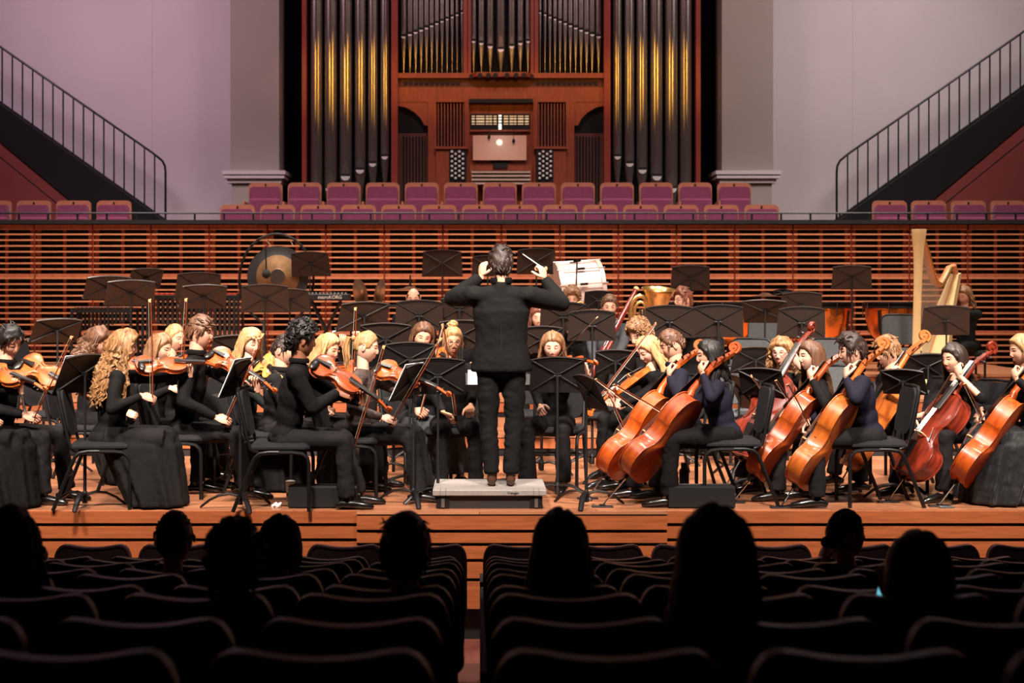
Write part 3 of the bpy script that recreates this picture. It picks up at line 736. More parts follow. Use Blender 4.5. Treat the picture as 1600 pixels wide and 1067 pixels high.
def head_def(x, y, z, male=.5):
    t = max(0, -z/HC)
    X0, Z0 = x, z
    x = x*(1-(.30-.06*male)*t**1.6); 
    if y < 0: y = y*(1-.34*t)
    if y > 0:
        f = min(1, y/.03)
        y *= .95
        # nose
        if Z0 > -.026: nz = max(0, min(1, (.030-Z0)/.056))
        else: nz = max(0, 1-((-.026-Z0)/.011))
        y += f*.020*g(X0, .0115+.004*max(0, nz-.5))*nz
        y -= f*.007*g(abs(X0)-.031, .016)*g(Z0-.012, .013)
        y += f*.0045*g(Z0-.035, .009)*g(abs(X0)-.028, .024)
        y += f*.0060*g(X0, .021)*(g(Z0+.051, .006)+g(Z0+.065, .007))-f*.004*g(X0, .02)*g(Z0+.058, .0032)
        y += f*.010*g(Z0+.098, .020)*g(X0, .028)
        y += f*.004*g(abs(X0)-.045, .018)*g(Z0+.02, .02)
    return x, y, z
def face_y(x, z):
    q = 1-(x/HA)**2-(z/HC)**2
    return head_def(x, HB*math.sqrt(max(q, 0)), z)[1]
def head_grid(nu=42, nv=38):
    pts = []
    for i in range(nv+1):
        th = math.pi*i/nv
        for k in range(nu):
            u = -math.pi+2*math.pi*k/nu; a = u-.5*math.sin(u)
            pts.append((math.sin(a)*math.sin(th), math.cos(a)*math.sin(th), -math.cos(th), a))
    return pts, nu, nv
_hg, _nu, _nv = head_grid()
def grid_faces(nu, nv):
    return [(i*nu+k, i*nu+(k+1) % nu, (i+1)*nu+(k+1) % nu, (i+1)*nu+k) for i in range(nv) for k in range(nu)]
def build_head(mb, M, male, look=0, closed=False):
    vs = [M @ V(head_def(a*HA, b*HB, c*HC, male)) for a, b, c, _ in _hg]
    mb.add(vs, grid_faces(_nu, _nv), 0)
    for s in (-1, 1):
        ex, ez = s*.031, .012; ey = face_y(ex, ez)
        R = Matrix.Rotation(-s*.28, 3, 'Z')
        if not closed:
            mb.ell(M @ V((ex, ey-.0035, ez)), (.0115, .0078, .0048), 10, 6, 2, M.to_3x3() @ R)
            mb.ell(M @ V((ex+look*.003, ey+.0025, ez-.001)), (.0052, .0032, .0046), 8, 6, 3, M.to_3x3() @ R)
        else:
            mb.ell(M @ V((ex, ey-.0025, ez)), (.0145, .0085, .0075), 10, 6, 0, M.to_3x3() @ R)
        zl = ez+(.0045 if not closed else -.005)
        mb.tube([M @ V((ex+s*dx, face_y(ex+s*dx, zl)+.0035-abs(dx)*.12, zl+(.0025-abs(dx)*.28 if not closed else -.0015+abs(dx)*.15))) for dx in (-.013, -.006, 0, .007, .0145)], [.0012, .002, .0022, .002, .001], 5, 4)
        mb.tube([M @ V((ex+s*dx, face_y(ex+s*dx, ez)+.004, ez+.0085-abs(dx)*.1)) for dx in (-.014, 0, .014)], [.002, .0035, .002], 5, 0)
        mb.tube([M @ V((ex+s*dx, face_y(ex+s*dx, ez+.024)+.0015, ez+.0215+dz)) for dx, dz in ((-.016, -.001), (-.006, .003), (.006, .0035), (.018, -.002))], [.0014, .0022, .0022, .001], 5, 4)
        # ear
        E = M.to_3x3() @ Matrix.Rotation(-s*.35, 3, 'Z') @ Matrix.Rotation(-.15, 3, 'X')
        mb.ell(M @ V((s*.0735, -.008, -.002)), (.009, .018, .031), 10, 8, 0, E)
        mb.tube([M @ V((s*.081, -.008+.013*math.cos(a), .006+.022*math.sin(a))) for a in [math.radians(200-k*28) for k in range(9)]], .0035, 5, 0)
        mb.ell(M @ V((s*.012, face_y(s*.012, -.026)-.004, -.0275)), (.007, .007, .005), 8, 6, 0, M.to_3x3())
    for zz, w_, h_ in ((-.0525, .020, .0035), (-.0635, .018, .0045)):
        pts = [M @ V((x_, face_y(x_, zz)+.001-abs(x_)*.03, zz+(.0018*math.cos(x_*160) if zz > -.06 else .0))) for x_ in (-w_, -w_*.5, 0, w_*.5, w_)]
        mb.tube(pts, [.001, h_*.8, h_, h_*.8, .001], 6, 1)
def hairline(az):
    a = abs(math.degrees(az))
    for (a0, z0), (a1, z1) in zip(((0, .066), (28, .064), (52, .040), (66, .0), (84, -.012), (92, .02), (112, .012), (128, -.05), (180, -.062)), ((28, .064), (52, .040), (66, .0), (84, -.012), (92, .02), (112, .012), (128, -.05), (180, -.062), (181, -.062))):
        if a0 <= a <= a1: return z0+(z1-z0)*(a-a0)/(a1-a0+1e-9)
    return -.06
def cap(mb, M, thick=.016, top=.0, front=0.0, rough=.006, freq=26, nape=0, seed=0, hl=0.0, part=False, bald=False):
    vs = []
    for a, b, c, az in _hg:
        x, y, z = head_def(a*HA, b*HB, c*HC, .5)
        y = min(y, b*HB) if b > 0 else b*HB*(1-.2*max(0, -c))
        hz = hairline(az)+hl-(nape if abs(az) > 2.0 else 0)
        m = max(0, min(1, (c*HC-hz)/.022+.35))
        if bald: m *= 0 if (c > .52 and b > -.55) else 1
        n = V((a, b, c))
        k = thick+top*max(0, c)**2+front*max(0, b)*max(0, c)*1.6
        nz = noise.noise(V((x, y, z))*freq+V((seed*3.1, 0, 0)))*rough*2
        if part: nz -= .010*g(a*HA-.012, .006)*(1 if c > .4 else 0)
        vs.append(M @ (V((x, y, z))+n*((k+nz)*m-.012*(1-m))))
    mb.add(vs, grid_faces(_nu, _nv), 0)
def scalp(az, c): # point + normal on the hair surface
    st = math.sqrt(max(0, 1-c*c)); a, b = math.sin(az)*st, math.cos(az)*st
    x, y, z = a*HA, b*HB, c*HC
    return V((x, y, z)), V((a, b, c))
def hair(style, M, R, length=.3):
    mb = MB(); rr = R.random; seed = rr()*10
    def lock(pts, rad, n=5, flat=.7): mb.tube([M @ p for p in pts], rad, n, 0, flat=flat)
    if style == 'crop' or style == 'buzz':
        cap(mb, M, .012 if style == 'crop' else .007, .006 if style == 'crop' else .002, .004, .003, 40, seed=seed)
        for _ in range(110 if style == 'crop' else 0):
            az = R.uniform(-3.14, 3.14); c = R.uniform(-.1, 1); hz = hairline(az)
            if c*HC < hz+.008: continue
            p, n = scalp(az, c); d_ = (V((R.uniform(-.5, .5), .8 if c > .5 else .2, -.45 if c < .6 else 0))).normalized(); d_ = (d_-n*d_.dot(n)*.8)
            p = p+n*.012; lock([p, p+d_*.012+n*.005, p+d_*.028+n*.002], [.006, .006, .0015])
    elif style == 'quiff':
        cap(mb, M, .015, .016, .016, .005, 30, seed=seed)
        for _ in range(150):
            az = R.uniform(-3.14, 3.14); c = R.uniform(-.2, 1); hz = hairline(az)
            if c*HC < hz+.006: continue
            p, n = scalp(az, c); d_ = V((.35+R.uniform(-.3, .3), .5 if c > .4 else -.35, .15 if c > .4 else -.6)); d_ = d_-n*d_.dot(n)*.6; d_.normalize()
            t_ = .017+.016*max(0, c)**2; p = p+n*(t_-.007); lock([p-n*.006, p+d_*.018+n*.004, p+d_*.042-n*.002], [.007, .0075, .003])
    elif style == 'mop':      # fuller brushed hair
        cap(mb, M, .022, .014, .012, .007, 28, nape=.02, seed=seed)
        for _ in range(230):
            az = R.uniform(-3.14, 3.14); c = R.uniform(-.45, 1); hz = hairline(az)-(.02 if abs(az) > 2 else 0)
            if c*HC < hz+.004: continue
            p, n = scalp(az, c); d_ = V((R.uniform(-.4, .4), R.uniform(-.2, .5) if c > .4 else R.uniform(-.4, .2), .1 if c > .6 else -.8)); d_ = d_-n*d_.dot(n)*.7; d_.normalize()
            t_ = .021+.014*max(0, c)**2; p = p+n*(t_-.007); w_ = R.uniform(.006, .009); lock([p-n*.006, p+d_*.018+n*.003, p+d_*.048-n*.006], [w_, w_, .003])
    elif style == 'curls':    # tight dark curls
        cap(mb, M, .030, .022, .010, .008, 22, nape=.015, seed=seed)
        for _ in range(260):
            az = R.uniform(-3.14, 3.14); c = R.uniform(-.5, 1); hz = hairline(az)-(.015 if abs(az) > 2 else 0)
            if c*HC < hz+.002: continue
            p, n = scalp(az, c); t_ = .030+.022*max(0, c)**2; p = p+n*(t_+R.uniform(-.006, .008)); r_ = R.uniform(.009, .014)
            u = n.orthogonal().normalized(); v_ = n.cross(u); a0 = rr()*6.28
            lock([p+(u*math.cos(a0+k*1.3)+v_*math.sin(a0+k*1.3))*r_+n*(.004*k-.006) for k in range(5)], [.006, .007, .007, .006, .003], 5, 1)
    elif style == 'bald':
        cap(mb, M, .006, .0, .0, .002, 40, seed=seed, bald=True)
    elif style in ('long', 'wavy', 'longcurl', 'bob', 'shoulder', 'halfup', 'curlbob'):
        curly = style in ('longcurl', 'curlbob'); wav = .010 if style in ('wavy', 'halfup') else (.020 if curly else .003)
        L = {'long': length, 'wavy': length, 'longcurl': length, 'bob': .12, 'shoulder': .2, 'halfup': length, 'curlbob': .14}[style]
        cap(mb, M, .017 if not curly else .026, .004, .002, .004 if not curly else .010, 30, nape=.03, seed=seed, part=not curly)
        N = 84 if curly else 62
        for i in range(N):
            sgn = -1 if i % 2 else 1
            az = sgn*(math.radians(74)+(math.pi-math.radians(74))*((i//2)+rr())/(N/2))
            a0 = math.sin(az); b0 = math.cos(az)
            if abs(az) < 1.6: a0 *= 1.0
            off = R.uniform(-.004, .008)+(.012 if curly else 0); pts = []; ph = rr()*6.28; fq = R.uniform(38, 60) if curly else R.uniform(22, 34)
            for k in range(5):           # over the skull
                c = .93-k*.235
                st = math.sqrt(max(0, 1-c*c)); 
                pts.append(V((a0*st*(HA+.016+off), b0*st*(HB+.016+off)-(.004 if b0 > 0 else 0), c*(HC+.012))))
            l_ = L*R.uniform(.82, 1.06); ns = 10 if curly else 7
            x0, y0 = pts[-1].x, pts[-1].y
            for k in range(1, ns+1):
                z = -.001-l_*k/ns; sp_ = 1+.35*min(1, k/ns)*(1 if L > .15 else .2)
                if abs(az) < 1.9: xx, yy = x0*sp_, y0*(1.0)+(.03 if z < -.14 else .0)*min(1, (-z-.14)*10)
                else: xx, yy = x0*sp_*.95, y0*1.02-(.03 if L > .15 else 0)*min(1, max(0, (-z-.10)*10))
                pts.append(V((xx+wav*math.sin(ph+z*fq*1.6)*(1 if k > 0 else 0), yy+wav*math.cos(ph+z*fq*1.3), z)))
            r0 = R.uniform(.011, .017); lock(pts, [.004]+[r0]*(len(pts)-2)+[.003], 5, .8)
        if curly:
            for _ in range(int(90+260*L)):
                az = R.choice((-1, 1))*R.uniform(1.1, 3.14); z = -R.uniform(-.06, L*.98); sp_ = 1+.4*max(0, -z)/max(L, .1)
                p = V((math.sin(az)*(HA+.030)*sp_, math.cos(az)*(HB+.028)-(.03 if abs(az) > 1.9 and z < -.15 else 0), z)); n = V((math.sin(az), math.cos(az), 0)); u = V((0, 0, -1)); v_ = n.cross(u); a0 = rr()*6.28; r_ = R.uniform(.008, .013)
                lock([p+(v_*math.cos(a0+k*1.2)+n*math.sin(a0+k*1.2))*r_+u*(.011*k) for k in range(7)], [.004, .007, .007, .007, .007, .006, .002], 5, 1)
        if style == 'halfup':
            for k in range(14):
                a = math.pi*2*k/14; p = V((math.cos(a)*.028, -HB-.010, .055+math.sin(a)*.026)); mb.ell(M @ p, (.013, .014, .013), 8, 6, 0)
            for k in range(9):
                az = -2.2+k*.55; p, n = scalp(az, .55); mb.ell(M @ (p+n*.016), (.016, .014, .011), 8, 6, 0)
    elif style == 'bun':
        cap(mb, M, .014, .008, .004, .005, 26, seed=seed, nape=-.01)
        for k in range(26):
            a = rr()*6.28; b = rr()*3.14; p = V((math.sin(b)*math.cos(a)*.036, -.012+math.sin(b)*math.sin(a)*.032, HC+.030+math.cos(b)*.026)); mb.ell(M @ p, (.015, .015, .013), 8, 6, 0)
        mb.ell(M @ V((0, -.012, HC+.028)), (.042, .038, .032), 12, 8, 0)
        for s in (-1, 1):
            for k in range(4): lock([V((s*(HA+.004), .035-k*.006, .03)), V((s*(HA+.012), .04-k*.008, -.01)), V((s*(HA+.006), .036, -.055))], [.004, .005, .001])
    elif style == 'pony':
        cap(mb, M, .012, .004, .0, .003, 34, seed=seed, nape=-.012)
        c0 = V((0, -HB-.018, .052)); mb.ell(M @ c0, (.02, .02, .022), 10, 8, 0)
        for k in range(30):
            a = rr()*6.28; r_ = R.uniform(0, .018); o_ = V((math.cos(a)*r_, math.sin(a)*r_, 0)); l_ = length*R.uniform(.85, 1.05)
            lock([c0+o_*.4, c0+o_+V((0, -.035, .0)), c0+o_*1.3+V((0, -.045, -.05)), c0+o_*1.5+V((0, -.035, -.12)), c0+o_*1.4+V((0, -.018, -.7*l_)), c0+o_*.6+V((0, -.012, -l_))], [.007, .009, .010, .010, .008, .002])
    elif style == 'tied':     # smooth, centre parting, low tail
        cap(mb, M, .010, .002, .0, .002, 34, seed=seed, part=True)
        mb.ell(M @ V((0, -HB-.012, -.03)), (.03, .025, .03), 10, 8, 0)
    return mb

def hand(mb, w_, hd, pn, ts, curl=.5, mi=0, s=1.0, spread=.5, point=False):
    """five-fingered hand: w_ wrist, hd finger direction, pn palm normal, ts +1 right / -1 left"""
    hd = hd.normalized(); pn = (pn-hd*pn.dot(hd)).normalized(); sd = hd.cross(pn)*ts
    mb.tube([w_-hd*.02, w_, w_+hd*.025*s, w_+hd*.055*s, w_+hd*.088*s], [.024*s, .025*s, .034*s, .040*s, .037*s], 8, mi, flat=.5, up=pn)
    for i, (o_, L, r_) in enumerate(((.029, .070, .0088), (.010, .078, .0090), (-.009, .072, .0086), (-.027, .058, .0078))):
        p = w_+hd*.084*s+sd*o_*s; d_ = (hd+sd*o_*spread*4).normalized(); c = curl*(1+.12*i)
        if point and i == 0: c *= .2
        pts = [p-d_*.015*s]; ang = c*.55
        for k, fr in enumerate((.45, .32, .26)):
            ax = d_*math.cos(ang)+pn*math.sin(ang); pts.append(p); p = p+ax*L*fr*s; ang += c*1.15
        pts.append(p); mb.tube(pts, [r_*1.1*s, r_*1.08*s, r_*s, r_*.92*s, r_*.7*s], 7, mi)
    p = w_+hd*.022*s+sd*.026*s; d1 = (hd*.55+sd*.75+pn*.35*(.4+curl)).normalized(); d2 = (hd*.9+sd*.2+pn*(.2+.5*curl)).normalized()
    mb.tube([p-d1*.015*s, p, p+d1*.035*s, p+d1*.04*s+d2*.028*s, p+d1*.04*s+d2*.052*s], [.012*s, .0135*s, .0115*s, .0105*s, .007*s], 7, mi)

def remesh(mb, vox, sm=6, post=None):
    me = bpy.data.meshes.new('tmp'); me.from_pydata(mb.v, [], mb.f); fix(me)
    o = bpy.data.objects.new('tmp', me); COL.objects.link(o)
    m = o.modifiers.new('r', 'REMESH'); m.mode = 'VOXEL'; m.voxel_size = vox
    if sm: m2 = o.modifiers.new('s', 'SMOOTH'); m2.iterations = sm; m2.factor = .5
    dg = bpy.context.evaluated_depsgraph_get(); out = bpy.data.meshes.new_from_object(o.evaluated_get(dg))
    bpy.data.objects.remove(o); bpy.data.meshes.remove(me)
    if post:
        for v in out.vertices: v.co = post(v.co)
    out.polygons.foreach_set('use_smooth', [True]*len(out.polygons))
    return out
def ik(A, T, a, b, pole):
    d_ = T-A; L = d_.length
    if L > (a+b)*.995: T = A+d_*((a+b)*.995/L); d_ = T-A; L = d_.length
    if L < abs(a-b)+.05: T = A+d_.normalized()*(abs(a-b)+.05); d_ = T-A; L = d_.length
    n = d_/L; x = (a*a-b*b+L*L)/(2*L); h = math.sqrt(max(0, a*a-x*x)); p = pole-n*pole.dot(n); p.normalize()
    return A+n*x+p*h, T
def fold(seed, amp, co):
    n = noise.noise(V((co.x*7, co.y*7, co.z*13))+V((seed, 0, 0)))+1.1*(.3-abs(noise.noise(V((co.x*11+co.z*5, co.y*11, co.z*19))+V((seed, 5, 0)))))
    return n*amp
REP = []
def person(key, H, ang, label, zf=0.0, hyaw=0, hpitch=0, hroll=0, lh=None, rh=None, sk='fair', hc='brown', hs='crop', hl=.3, male=1, top='black', bottom='trousers', bcol=None,
           lean=.06, sit=True, lhd=None, rhd=None, lpn=None, rpn=None, lcurl=.75, rcurl=.75, lpole=None, rpole=None, closed=False, specs=False, tie=False, collar=True,
           knee=.13, feet=(0.0, .05), shoe=True, short_sleeve=False, rot_shift=(0, 0), jacket=False, chest=1.0, det=1, shoemat=None, headscale=1.0, legs=True, standknee=.0, hipz=None, skirtlen=None, low=False):
    R = random.Random(hash(key) % 9973 if not isinstance(key, str) else sum(ord(c)*(i+7) for i, c in enumerate(key)))
    a = math.radians(ang); f = V((math.sin(a), -math.cos(a), 0)); r = V((f.y, -f.x, 0)); u = V((0, 0, 1))
    hipzz = zf+(.50 if sit else .90) if hipz is None else hipz
    N = H-f*.025-u*.165
    hip = V((H.x, H.y, 0))-f*(lean+.02)+V((rot_shift[0], rot_shift[1], 0)); hip.z = hipzz
    k = (N.z-hipzz)/(.56 if sit else .54)
    REP.append((key, round(k, 2)))
    ks = max(.9, min(1.08, k)); ws = (1.05 if male else .90)*chest
    S = N-u*.055*ks-f*.01; sh = .172*ws
    SJ = {1: S+r*sh-u*.01, -1: S-r*sh-u*.01}
    root = bpy.data.objects.new('person', None)
    origin = V((hip.x, hip.y, zf))
    # arms
    la, lb = .285*ks, .262*ks; el = {}; wr = {}
    for s, T, pole in ((1, rh, rpole), (-1, lh, lpole)):
        if T is None: T = hip+f*.36+r*s*.10+u*.16 if sit else hip+r*s*.28-u*.05
        if pole is None: pole = -u*1.0+r*s*.7-f*.5
        e_, t_ = ik(SJ[s], V(T), la, lb, V(pole))
        if (t_-V(T)).length > .05: print('REACH', key, 'R' if s > 0 else 'L', round((t_-V(T)).length, 2))
        el[s], wr[s] = e_, t_
    # legs
    hj = {s: hip+r*s*.088 for s in (1, -1)}; kn = {}; an = {}
    for i, s in enumerate((1, -1)):
        if sit:
            kn[s] = V((hip.x, hip.y, 0))+f*.43+r*s*knee; kn[s].z = zf+.50
            an[s] = V((kn[s].x, kn[s].y, zf+.085))+f*(feet[i] if isinstance(feet, tuple) else feet)+r*s*.01
        else:
            kn[s] = V((hip.x, hip.y, 0))+r*s*(.10+standknee)+f*.02; kn[s].z = zf+.49
            an[s] = V((hip.x, hip.y, 0))+r*s*(.070+standknee)-f*.02; an[s].z = zf+.085
    if jacket or not sit: pass
    # ---- body (skin)
    mb = MB()
    hy = a+math.radians(hyaw)
    fh = V((math.sin(hy), -math.cos(hy), 0)); rh_ = V((fh.y, -fh.x, 0))
    Rm = Matrix((rh_, fh, u)).transposed() @ Matrix.Rotation(-math.radians(hpitch), 3, 'X') @ Matrix.Rotation(math.radians(hroll), 3, 'Y')
    M = Matrix.Translation(H) @ Rm.to_4x4() @ Matrix.Scale(headscale*(1.0 if male else .965), 4)
    nb = H-u*.03-Rm @ V((0, .028, 0)); nr = .056 if male else .047
    raw = MB()
    raw.tube([S-u*.06, N+u*.0, (N+nb)/2+u*.02, nb-u*.02], [.075*ws, nr*1.05, nr*.98, nr*.95], 14)
    ch = hip.lerp(S, .66)
    Rb = Matrix((r, f, u)).transposed()
    for c_, rad in ((hip+u*.02, (.135*ws, .105, .11)), (hip.lerp(S, .38), (.115*ws, .085, .15*k)), (ch, (.135*ws, .095, .17*k))): raw.ell(c_, rad, 14, 10, 0, Rb)
    for s in (1, -1):
        raw.tube([S-u*.02, SJ[s]-r*s*.02], [.04, .038], 10); raw.tube([SJ[s]-r*s*.01-u*.01, SJ[s].lerp(el[s], .5), el[s]], [.034*ws, .034*ws, .03*ws], 10)
        raw.tube([el[s], el[s].lerp(wr[s], .35), wr[s]], [.031*ws, .032*ws, .0255*ws], 10)
        if legs:
            kb = kn[s]-(f*.03+u*.02 if sit else V((0, 0, 0))); raw.tube([hj[s], kb], [.06, .036], 10); raw.tube([kb, kb.lerp(an[s], .35), an[s]], [.036, .04, .032], 10)
            raw.tube([an[s], an[s]+f*.07-u*.055], [.030, .018], 8)
    bm_ = remesh(raw, .014 if not low else .02, 4)
    off = len(mb.v); mb.add([v.co.copy() for v in bm_.vertices], [tuple(p.vertices) for p in bm_.polygons], 0); bpy.data.meshes.remove(bm_)
    build_head(mb, M, male, closed=closed)
    for s, hd, pn, cu in ((1, rhd, rpn, rcurl), (-1, lhd, lpn, lcurl)):
        fd = (wr[s]-el[s]).normalized(); hd_ = V(hd) if hd is not None else (fd+f*.3).normalized(); pn_ = V(pn) if pn is not None else (-u+f*.1)
        if abs(hd_.normalized().dot(pn_.normalized())) > .93: pn_ = -r*s
        hand(mb, wr[s], hd_, pn_, s, cu, 0, 1.0 if male else .92)
    mb.v = [tuple(V(v)-origin) for v in mb.v]
    me = mb.mesh('body', [SKIN[sk], M_lip, M_eyew, M_iris, HAIR[hc if hc != 'fair' else 'light']], 60)
    bpy.data.objects.remove(root)
    root = bpy.data.objects.new('person', me); COL.objects.link(root); root.location = origin
    tag(root, label, 'person')
    def kid(name, m_, mt, smooth=60):
        if isinstance(m_, MB): m_.v = [tuple(V(v)-origin) for v in m_.v]; return obj(name, m_, mt, root, smooth)
        for v in m_.vertices: v.co -= origin
        m_.materials.append(mt); return obj(name, m_, mt, root)
    # ---- hair
    kid('hair', hair(hs, M, R, hl), HAIR[hc], 70)
    # ---- top
    vox = .0125 if det else .018
    if low: vox = .02
    t_ = MB()
    t_.tube([S-u*.05, N+u*(.035 if jacket else .008)], [.085*ws, nr*1.17], 14)
    for c_, rad in ((hip+u*.03, (.155*ws, .122, .10)), (hip.lerp(S, .34), (.130*ws, .102, .16*k)), (ch, (.152*ws, .112, .19*k)), (hip.lerp(S, .84), (.150*ws, .095, .10*k))): t_.ell(c_, rad, 16, 10, 0, Rb)
    if jacket:
        t_.lathe([(.16, -.055), (.188, -.05), (.178, .04), (.158, .16), (.160, .28), (.176, .40), (.13, .47)], 24, hip-f*.01, Rb @ Matrix.Diagonal((1.12*ws, .74, 1)))
        for c_, rad in ((ch, (.172*ws, .125, .19*k)), (hip.lerp(S, .84), (.175*ws, .108, .10*k))): t_.ell(c_, rad, 16, 10, 0, Rb)
    for s in (1, -1):
        j = 1.2 if jacket else 1.0
        t_.tube([S+r*s*.04-u*.012, SJ[s]-u*.005], [.066*j, .062*j], 12)
        t_.tube([SJ[s], SJ[s].lerp(el[s], .5), el[s]], [.061*ws*j, .057*ws*j, .049*ws*j], 12)
        t_.ell(SJ[s], (.066*ws*j, .066*ws*j, .062), 12, 8); t_.ell(el[s], (.05*ws*j, .05*ws*j, .05*ws*j), 12, 8)
        e2 = wr[s]-(wr[s]-el[s])*.04 if not short_sleeve else el[s].lerp(wr[s], .15)
        t_.tube([el[s], el[s].lerp(e2, .5), e2], [.047*ws*j, .043*ws*j, .034*ws*j], 12)
    sd_ = R.uniform(0, 50)
    kid('jacket' if jacket else ('dress_bodice' if bottom == 'dress' else 'shirt'), remesh(t_, vox, 5, lambda co: co+V((1, 1, 0)).normalized()*fold(sd_, .007, co)), CL[top])
    if collar and male or jacket:
        c_ = MB(); ring = []
        for i in range(15):
            q = math.radians(-150+300*i/14)+math.pi; ring.append(N+u*(.018+.012*abs(math.cos(q/2)))+r*math.sin(q)*nr*1.28-f*math.cos(q)*nr*-1.25*-1)
        c_.tube([p_+u*(.016 if jacket else 0) for p_ in ring], [.011 if not jacket else .015]*15, 6, 0, flat=1.7, up=u); kid('collar', c_, CL[top])
    if jacket:
        c_ = MB(); bk = [hip-f*.128-u*.05, hip-f*.128+u*.1, hip.lerp(S, .5)-f*.118, hip.lerp(S, .85)-f*.112]
        c_.tube(bk, .0035, 5); kid('back_seam', c_, M_blackp)
    if tie:
        c_ = MB(); p0 = N+f*(.075)-u*.01; p1 = S+f*.125-u*.14; p2 = hip.lerp(S, .3)+f*.135
        c_.tube([p0, p0-u*.03+f*.01, p1, p2, p2-u*.03], [.014, .012, .022, .028, .003], 6, 0, flat=.25, up=f); kid('tie', c_, mat('charcoal_tie', (62, 60, 62), .6))
    # ---- legs
    bc = CL[bcol or ('black' if top in ('navy', 'grey', 'lace', 'green') else top)]
    if legs and bottom == 'trousers':
        l_ = MB(); l_.ell(hip+u*.0, (.165*ws, .135, .105), 14, 10, 0, Rb)
        for s in (1, -1):
            if sit:
                l_.tube([hj[s]-f*.04, hj[s].lerp(kn[s], .5), kn[s]], [.088, .082, .068], 14)
                l_.ell(kn[s]-u*.01, (.066, .066, .068), 12, 8)
                l_.tube([kn[s]-u*.01, kn[s].lerp(an[s], .4), an[s]+u*.0], [.064, .062, .066], 14)
            else: l_.tube([hj[s]+u*.02, kn[s], an[s]+u*.0], [.100, .074, .060], 14)
        kid('trousers', remesh(l_, vox, 5, lambda co: co+V((1, .6, 0)).normalized()*fold(sd_+9, .013, co)), bc)
    elif legs:
        l_ = MB(); l_.ell(hip, (.175*ws, .14, .11), 14, 10, 0, Rb)
        kc = (kn[1]+kn[-1])/2
        for s in (1, -1): l_.tube([hj[s], hj[s].lerp(kn[s], .5), kn[s]], [.095, .092, .082], 14)
        l_.tube([hj[1], hj[-1]], .09, 12); l_.tube([kn[1], kn[-1]], [.074, .074], 12)
        zh = zf+(.012 if skirtlen is None else skirtlen); nn = 64; vs = []; lv = 11
        W0 = (kn[1]-kn[-1]).length/2+.078
        for i in range(lv):
            q = i/(lv-1); z = (zf+.555)*(1-q)+zh*q; q2 = (z-zf-.555)/-.54
            tp = 1-min(1, q/.2); be = -.10+.26*q2+.05*tp; fe = .53+.06*q2-.075*tp**1.5; w_ = W0+(.05)*q2-.03*tp
            for j_ in range(nn):
                an_ = 2*math.pi*j_/nn; pl = 1+q2*(.075*math.sin(an_*11+sd_)+.05*math.sin(an_*19+2*sd_))
                c1, s1 = math.cos(an_), math.sin(an_); e_ = .8
                cx_ = math.copysign(abs(c1)**e_, c1); sx_ = math.copysign(abs(s1)**e_, s1)
                p_ = hip+f*((be+fe)/2+sx_*(fe-be)/2*pl)+r*cx_*w_*pl; vs.append(V((p_.x, p_.y, z)))
        fs = [(i*nn+j_, i*nn+(j_+1) % nn, (i+1)*nn+(j_+1) % nn, (i+1)*nn+j_) for i in range(lv-1) for j_ in range(nn)]+[tuple(range(nn)), tuple((lv-1)*nn+j_ for j_ in range(nn))]
        l_.add(vs, fs)
        kid('skirt', remesh(l_, vox*.9, 2, lambda co: co+V((1, .6, 0)).normalized()*fold(sd_+9, .006, co)), bc)
    if legs and shoe:
        for s in (1, -1):
            if bottom != 'trousers' and skirtlen is None: continue
            c_ = MB(); p = an[s]; q = V((p.x, p.y, zf))
            c_.tube([q-f*.075+u*.03, q-f*.03+u*.045, q+f*.05+u*.042, q+f*.12+u*.030, q+f*.175+u*.022, q+f*.20+u*.015], [.026, .037, .038, .035, .028, .012], 10, 0, flat=.85, up=u)
            c_.tube([q+u*.06, q+u*.10-f*.005], [.036, .034], 10)
            c_.v = [tuple((v[0], v[1], max(v[2], zf+.004))) for v in c_.v]
            kid('shoe', c_, shoemat or M_shoe)
    if specs:
        c_ = MB()
        for s in (1, -1):
            pts = [M @ V((s*.032+.021*math.cos(q), face_y(s*.032, .012)+.016, .008+.018*math.sin(q))) for q in [k_*math.pi/6 for k_ in range(13)]]
            c_.tube(pts, .0018, 5); c_.tube([M @ V((s*.053, face_y(s*.032, .012)+.014, .012)), M @ V((s*.077, .0, .012))], .0018, 5)
        c_.tube([M @ V((-.011, face_y(0, .012)+.008, .012)), M @ V((.011, face_y(0, .012)+.008, .012))], .0018, 5); kid('glasses', c_, M_specs)
    return dict(root=root, H=H, f=f, r=r, S=S, N=N, hip=hip, wr=wr, el=el, M=M, kn=kn)
